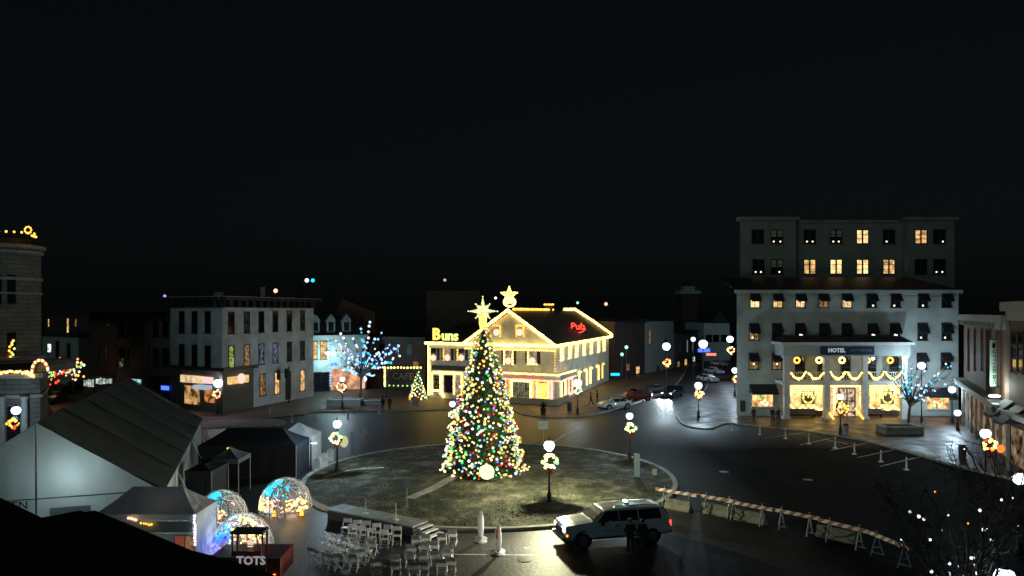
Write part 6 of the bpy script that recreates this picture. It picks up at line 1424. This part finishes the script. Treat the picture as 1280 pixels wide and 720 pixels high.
def car(label, loc, rz, col, lights='off', suv=False, cat='car', sc=1., headpow=0):
    t = thing('parked_car' if lights != 'on' else 'car', (0,0,0), label, cat, 'cars on the streets'); pm = mat(col[0]+'_car_paint', col[1], .3, noise=.03, coat=.5); h = .25 if suv else 0
    S = [(-2.25,.4,.65,.7,.75,.6),(-2.1,.3,.78,.84,.86,.74),(-1.2,.28,.9+h*.4,.97+h*.4,.9,.78),(-.95,.28,.92+h*.4,1.02+h*.4,.9,.76),(-.25,.28,.95+h*.4,1.42+h,.9,.6),(.9,.28,.97+h*.4,1.42+h,.9,.6),(1.5 if not suv else 1.9,.28,.98+h*.4,(1.08 if not suv else 1.35+h),.9,.72 if not suv else .62),(2.1,.3,.95+h*.4,1.0+h*.5,.86,.72),(2.25,.42,.8,.84,.78,.65)]
    mb = MB(); loft(mb, S); mb.build('body', pm, t)
    for s in (-1,1):
        zb0, zt0 = .99+h*.4, 1.36+h
        for xx0, xx1, f0, f1 in ((-.8,.28,.42,0),(.34,1.35 if not suv else 1.7,0,.35 if not suv else .15)):
            mb = MB(); mb.extr([(xx0,s*.875,zb0),(xx1,s*.875,zb0),(xx1-f1,s*.64,zt0),(xx0+f0,s*.64,zt0)], (0,s*.012,0)); mb.build('side_window', M_glass, t)
        mb = MB(); mb.box((-2.14,s*.62,.68),(.2,.3,.14)); mb.build('headlight', emis('car_headlight', (.9,.97,1), 14) if lights=='on' else mat('lamp_glass', (.5,.5,.5), .15, noise=0), t)
        mb = MB(); mb.box((2.18,s*.64,.8),(.14,.28,.16)); mb.build('tail_light', emis('tail_red'  , (1,.05,.03), 3.0) if lights=='tail' else mat('tail_glass', (.2,.01,.01), .2, noise=0), t)
        mb = MB(); mb.box((-.75,s*.98,1.0),(.12,.14,.12)); mb.build('wing_mirror', pm, t)
    mb = MB(); mb.extr([(-.93,-.72,1.03+h*.4),(-.93,.72,1.03+h*.4),(-.3,.56,1.4+h),(-.3,-.56,1.4+h)], (-.015,0,.015)); mb.build('windscreen', M_glass, t)
    wheels(t, (-1.4,1.4), .9, .33)
    t.location = loc; t.rotation_euler = (0,0,rz); t.scale = (sc,)*3
    return t
g = G(841,496); car('oncoming dark blue car with bright headlights on the side street', g, R(112)-math.pi/2+R(32), ('navy',(.02,.03,.07)), 'on', True)
t = bpy.context.scene
hc = [o for o in COL.objects if o.get('label','').startswith('oncoming')][0]
for s in (-1,1):
    sl_ = bpy.data.lights.new('headlamp_light', 'SPOT'); sl_.energy = 2600; sl_.color = (.8,.95,1); sl_.spot_size = R(60); sl_.spot_blend = .8; sl_.shadow_soft_size = .08
    so_ = bpy.data.objects.new('headlamp_light', sl_); COL.objects.link(so_); so_.parent = hc; so_.location = (-2.34,s*.62,.68); so_.rotation_euler = (R(84),0,R(90))
g = G(768,511); car('pale car parked at the kerb beside the pub', g, R(28), ('silver',(.55,.6,.6)))
g = G(795,501); car('red wagon parked behind the pale car', g, R(28), ('red',(.2,.02,.02)), 'tail', True)
g = G(815,492); car('dark car parked furthest along the pub side kerb', g, R(32), ('black',(.03,.03,.03)))
for i,(px,py) in enumerate([(893,468),(885,478),(899,458),(904,450)]):
    g = G(px,py); car('silver car parked on the right side of the side street, '+ORD[i]+' from the top' if i != 1 else 'silver car parked nearest the corner nose on the side street', g, R(112), ('steel',(.5,.58,.66)))
for i,(px,py) in enumerate([(78,494),(92,488),(68,503)]):
    g = G(px,py); car(['dark car on the far left street behind the marquee ridge','small dark car further up the far left street','dark car nearest the stone building corner'][i], g, R(100), ('black',(.03,.03,.03)), 'tail' if i==0 else 'off')

# ================================================================== people
def person(loc, rz, label, jacket, trousers, pose='stand', hat=None, h=1.75):
    root = bpy.data.objects.new('person', None)
    V3 = Vector; k = h/1.75
    J = {'pel':(0,0,.95),'ab':(0,0,1.12),'ch':(0,.01,1.32),'nk':(0,0,1.5),'hd0':(0,.02,1.58),'hd':(0,.03,1.66),
         'hl':(-.1,0,.9),'kl':(-.12,-.02,.5),'al':(-.13,.02,.1),'tl':(-.14,-.16,.052),'hr':(.1,0,.9),'kr':(.13,-.03,.5),'ar':(.14,.04,.1),'tr':(.15,-.14,.052),
         'sl':(-.19,0,1.42),'el':(-.26,.03,1.15),'wl':(-.24,-.08,.92),'sr':(.19,0,1.42),'er':(.27,.02,1.15),'wr':(.25,-.1,.93)}
    if pose == 'walk': J.update({'kl':(-.1,-.18,.52),'al':(-.1,-.28,.14),'tl':(-.1,-.44,.1),'kr':(.1,.08,.5),'ar':(.1,.32,.14),'tr':(.1,.2,.052),'wl':(-.25,.18,.98),'wr':(.25,-.25,1.0)})
    if pose == 'talk': J.update({'el':(-.28,-.05,1.18),'wl':(-.12,-.26,1.12)})
    E = [('pel','ab'),('ab','ch'),('ch','nk'),('nk','hd0'),('pel','hl'),('hl','kl'),('kl','al'),('al','tl'),('pel','hr'),('hr','kr'),('kr','ar'),('ar','tr'),('ch','sl'),('sl','el'),('el','wl'),('ch','sr'),('sr','er'),('er','wr')]
    rad = {'pel':(.17,.12),'ab':(.155,.11),'ch':(.18,.12),'nk':(.065,.065),'hd0':(.06,.06),'hl':(.1,.1),'hr':(.1,.1),'kl':(.068,.068),'kr':(.068,.068),'al':(.048,.05),'ar':(.048,.05),'tl':(.045,.045),'tr':(.045,.045),'sl':(.08,.075),'sr':(.08,.075),'el':(.055,.055),'er':(.055,.055),'wl':(.038,.036),'wr':(.038,.036)}
    names = [n for n in J if n != 'hd']; me = bpy.data.meshes.new('b'); me.from_pydata([V3(J[n])*k for n in names], [(names.index(a),names.index(b)) for a, b in E], [])
    o = bpy.data.objects.new('b', me); COL.objects.link(o); sk = o.modifiers.new('s','SKIN'); sd_ = me.skin_vertices[0].data if me.skin_vertices else None
    if sd_ is None: me.skin_vertices.new() if hasattr(me.skin_vertices,'new') else None; sd_ = me.skin_vertices[0].data
    for i, n in enumerate(names): sd_[i].radius = [q*k for q in rad[n]]; sd_[i].use_root = (n == 'pel')
    o.modifiers.new('u','SUBSURF').levels = 2; bpy.context.view_layer.update()
    m2 = bpy.data.meshes.new_from_object(o.evaluated_get(bpy.context.evaluated_depsgraph_get())); bpy.data.objects.remove(o)
    # head joined into the same mesh
    bm = bmesh.new(); bm.from_mesh(m2); hc = V3(J['hd'])*k
    r_ = bmesh.ops.create_uvsphere(bm, u_segments=16, v_segments=12, radius=.115*k)
    for v in r_['verts']:
        v.co = V3((v.co.x*.82, v.co.y*.98, v.co.z*1.12)); 
        if v.co.y < -.05 and v.co.z < 0: v.co.x *= .85
        v.co += hc
    r_ = bmesh.ops.create_cone(bm, cap_ends=True, segments=6, radius1=.02, radius2=.006, depth=.05); 
    for v in r_['verts']: v.co = V3((v.co.x, -v.co.z-.11, v.co.y*1.5-.01))+hc
    for s in (-1,1):
        r_ = bmesh.ops.create_uvsphere(bm, u_segments=8, v_segments=6, radius=.03)
        for v in r_['verts']: v.co = V3((v.co.x*.4+s*.096, v.co.y, v.co.z*1.2))+hc
        # hands: palm, four unequal fingers and a thumb
        wp = V3(J['wl' if s < 0 else 'wr'])*k; ep = V3(J['el' if s < 0 else 'er'])*k; dd = (wp-ep).normalized(); sd2 = V3((s,0,0)).cross(dd).normalized()
        r_ = bmesh.ops.create_uvsphere(bm, u_segments=8, v_segments=6, radius=.045)
        for v in r_['verts']: l = v.co.copy(); v.co = wp+dd*(.05+l.z)+sd2*l.y*.9+V3((s,0,0))*l.x*.45
        for fi in range(5):
            L0 = (.07,.08,.075,.06,.055)[fi]; st0 = wp+dd*(.08 if fi < 4 else .03)+sd2*((fi-1.5)*.02 if fi < 4 else -.045); dr2 = (dd+V3((-s*.25,0,0))+(sd2*-.8 if fi == 4 else V3())).normalized()
            r_ = bmesh.ops.create_cone(bm, cap_ends=True, segments=6, radius1=.011, radius2=.007, depth=L0); rot = V3((0,0,1)).rotation_difference(dr2)
            for v in r_['verts']: v.co = rot@(v.co+V3((0,0,L0/2)))+st0
    bm.to_mesh(m2); bm.free()
    m2.materials.clear()
    for m in (M_skin, jacket, trousers, M_dark): m2.materials.append(m)
    for p in m2.polygons:
        c = p.center/k; p.use_smooth = True
        p.material_index = 0 if c.z > 1.5 or (abs(c.x) > .1 and (c-V3(J['wl'])).length < .0 ) else (3 if c.z < .1 else (2 if c.z < .93 and abs(c.x) < .21 else 1))
        for w in ('wl','wr'):
            if (c-V3(J[w])).length < .03 or ((c-V3(J[w])).dot(V3(J[w])-V3(J['e'+w[1]])) > 0 and (c-V3(J[w])).length < .2): p.material_index = 0
    b = bpy.data.objects.new('person', m2); COL.objects.link(b); b.location = loc; b.rotation_euler = (0,0,rz); tag(b, label, 'person')
    hm = MB(); hcs = hc
    hm.ball(hcs+V3((0,.018,.03)), .122*k, 14, 8, (.88,1,1.0)) if not hat else hm.ball(hcs+V3((0,.01,.058)), .128*k, 14, 8, (.9,1.02,.95))
    # keep only the cap of it
    keep = []; 
    for f in hm.f:
        c = sum((hm.v[i] for i in f), V3())/len(f)-hcs
        if c.z > .02 or (c.y > .02 and c.z > -.06): keep.append(f)
    hm.f = keep; hm.mi = [0]*len(keep); ho = hm.build('hat' if hat else 'hair', hat or mat('dark_hair', (.03,.02,.015), .7), None, smooth=True); ho.parent = b
    for s in (-1,1):
        em = MB(); em.ball(hcs+V3((s*.036,-.1,.012)), .012, 8, 6); eo = em.build('eye', M_dark, None); eo.parent = b
    em = MB(); em.box(hcs+V3((0,-.098,-.055)), (.045,.012,.01)); eo = em.build('mouth', mat('lips', (.25,.08,.07), .6, noise=0), None); eo.parent = b
    return b
nv = mat('navy_jacket', (.012,.014,.052), .8, noise=.1); bk = mat('black_coat', (.015,.015,.017), .85, noise=.1); rd = mat('maroon_coat', (.09,.015,.015), .8); gy = mat('grey_trousers', (.05,.05,.055), .85)
person(G(788,692), R(150), 'person in dark navy jacket standing left of a pair beside the long white vehicle', nv, bk, 'talk', mat('grey_cap', (.2,.2,.2), .7), 1.75)
person(G(803,691), R(-160), 'person in dark navy coat standing right of a pair beside the long white vehicle', nv, bk, 'stand', None, 1.72)
def onp(px, py): p = G(px, py); p.z = .12; return p
person(onp(942,530), R(20), 'person in a dark maroon coat walking alone before the left hotel wing', rd, bk, 'walk')
person(onp(966,531), R(-30), 'person in black standing at the left of the couple before the hotel', bk, bk, 'stand')
person(onp(973,531), R(200), 'person in black standing at the right of the couple before the hotel', bk, gy, 'talk')
person(onp(478.5,515), R(160), 'dark clothed person on the left of a pair at the plaza kerb', bk, gy, 'stand')
person(onp(487,515), R(190), 'maroon clothed person on the right of a pair at the plaza kerb', rd, bk, 'walk')
person(onp(738.5,508), R(90), 'dark clothed person nearer the pub corner on the side pavement', rd, bk, 'walk')
person(onp(746.5,506), R(100), 'dark clothed person nearer the parked cars on the side pavement', bk, bk, 'stand')
person(onp(643,503), R(10), 'person in a red coat by the big pub window', mat('red_coat', (.35,.03,.03), .8), bk, 'stand', mat('pale_cap', (.5,.45,.4), .8))
person(onp(284,514), R(-20), 'dark clothed person before the dark shopfront', bk, bk, 'stand')
# potted evergreen and bins
g = onp(679,519); t = thing('potted_shrub', g, 'dark spiky shrub in a tall pot at the pub kerb', 'plant'); mb = MB(); mb.lathe(g, [(.28,0),(.38,.7),(.4,.75)], 12); mb.build('pot', M_dark, t); mb = MB()
for k in range(160):
    a = random.uniform(0,6.283); e = random.uniform(.1,1.4); d = Vector((math.cos(a)*math.cos(e), math.sin(a)*math.cos(e), math.sin(e)))*random.uniform(.6,1.1); s = d.cross(Vector((0,0,1))).normalized()*.04; p = g+Vector((0,0,.75)); mb.add([p-s,p+s,p+d],[(0,1,2)])
mb.build('leaves', mat('fir_green'), t)
for px, py, lb in ((712,515,'dark litter bin beside the pub corner'),(1057,545,'pale litter bin by the hotel lamp'),(1203,575,'dark litter bin on the right-hand brick plaza')):
    g = onp(px,py); t = thing('litter_bin', g, lb, 'bin'); mb = MB(); mb.lathe(g, [(.27,0),(.3,.9),(.3,.95)], 14); mb.build('body', M_dark if px != 1057 else M_conc, t); mb = MB(); mb.lathe(g, [(.31,.95),(.25,1.1),(.05,1.16)], 14); mb.build('lid', M_black, t)
Y = 50.5; c = P3(1251,561,Y)
t = thing('lit_sign', (c.x,c.y,0), 'orange-red glowing round sign beside the warm red wreath', 'sign'); mb = MB(); mb.ball(c, .28, 12, 8, (1,.35,1)); mb.build('disc', emis('orange_red', (1,.16,.03), 2), t); mb = MB(); mb.tube([(c.x,c.y+.1,.1),(c.x,c.y+.1,c.z)], .04); mb.build('post', M_black, t)

for i, (px, py) in enumerate([(655,700),(905,590),(745,545),(1010,600)]):
    g = G(px, py); g.z = .006; mb = MB(); mb.lathe(g, [(.36,0),(.36,.012)], 24); mb.lathe(g, [(.3,.0125),(.28,.018)], 20)
    tag(mb.build('manhole_cover', mat('cast_iron', (.05,.05,.05), .35, metal=.6)), ['round iron manhole cover in the bright wet patch','round iron manhole cover before the striped barricades','round iron manhole cover on the road toward the side street','round iron manhole cover between barricades and hotel bays'][i], 'manhole cover', 'manhole covers')
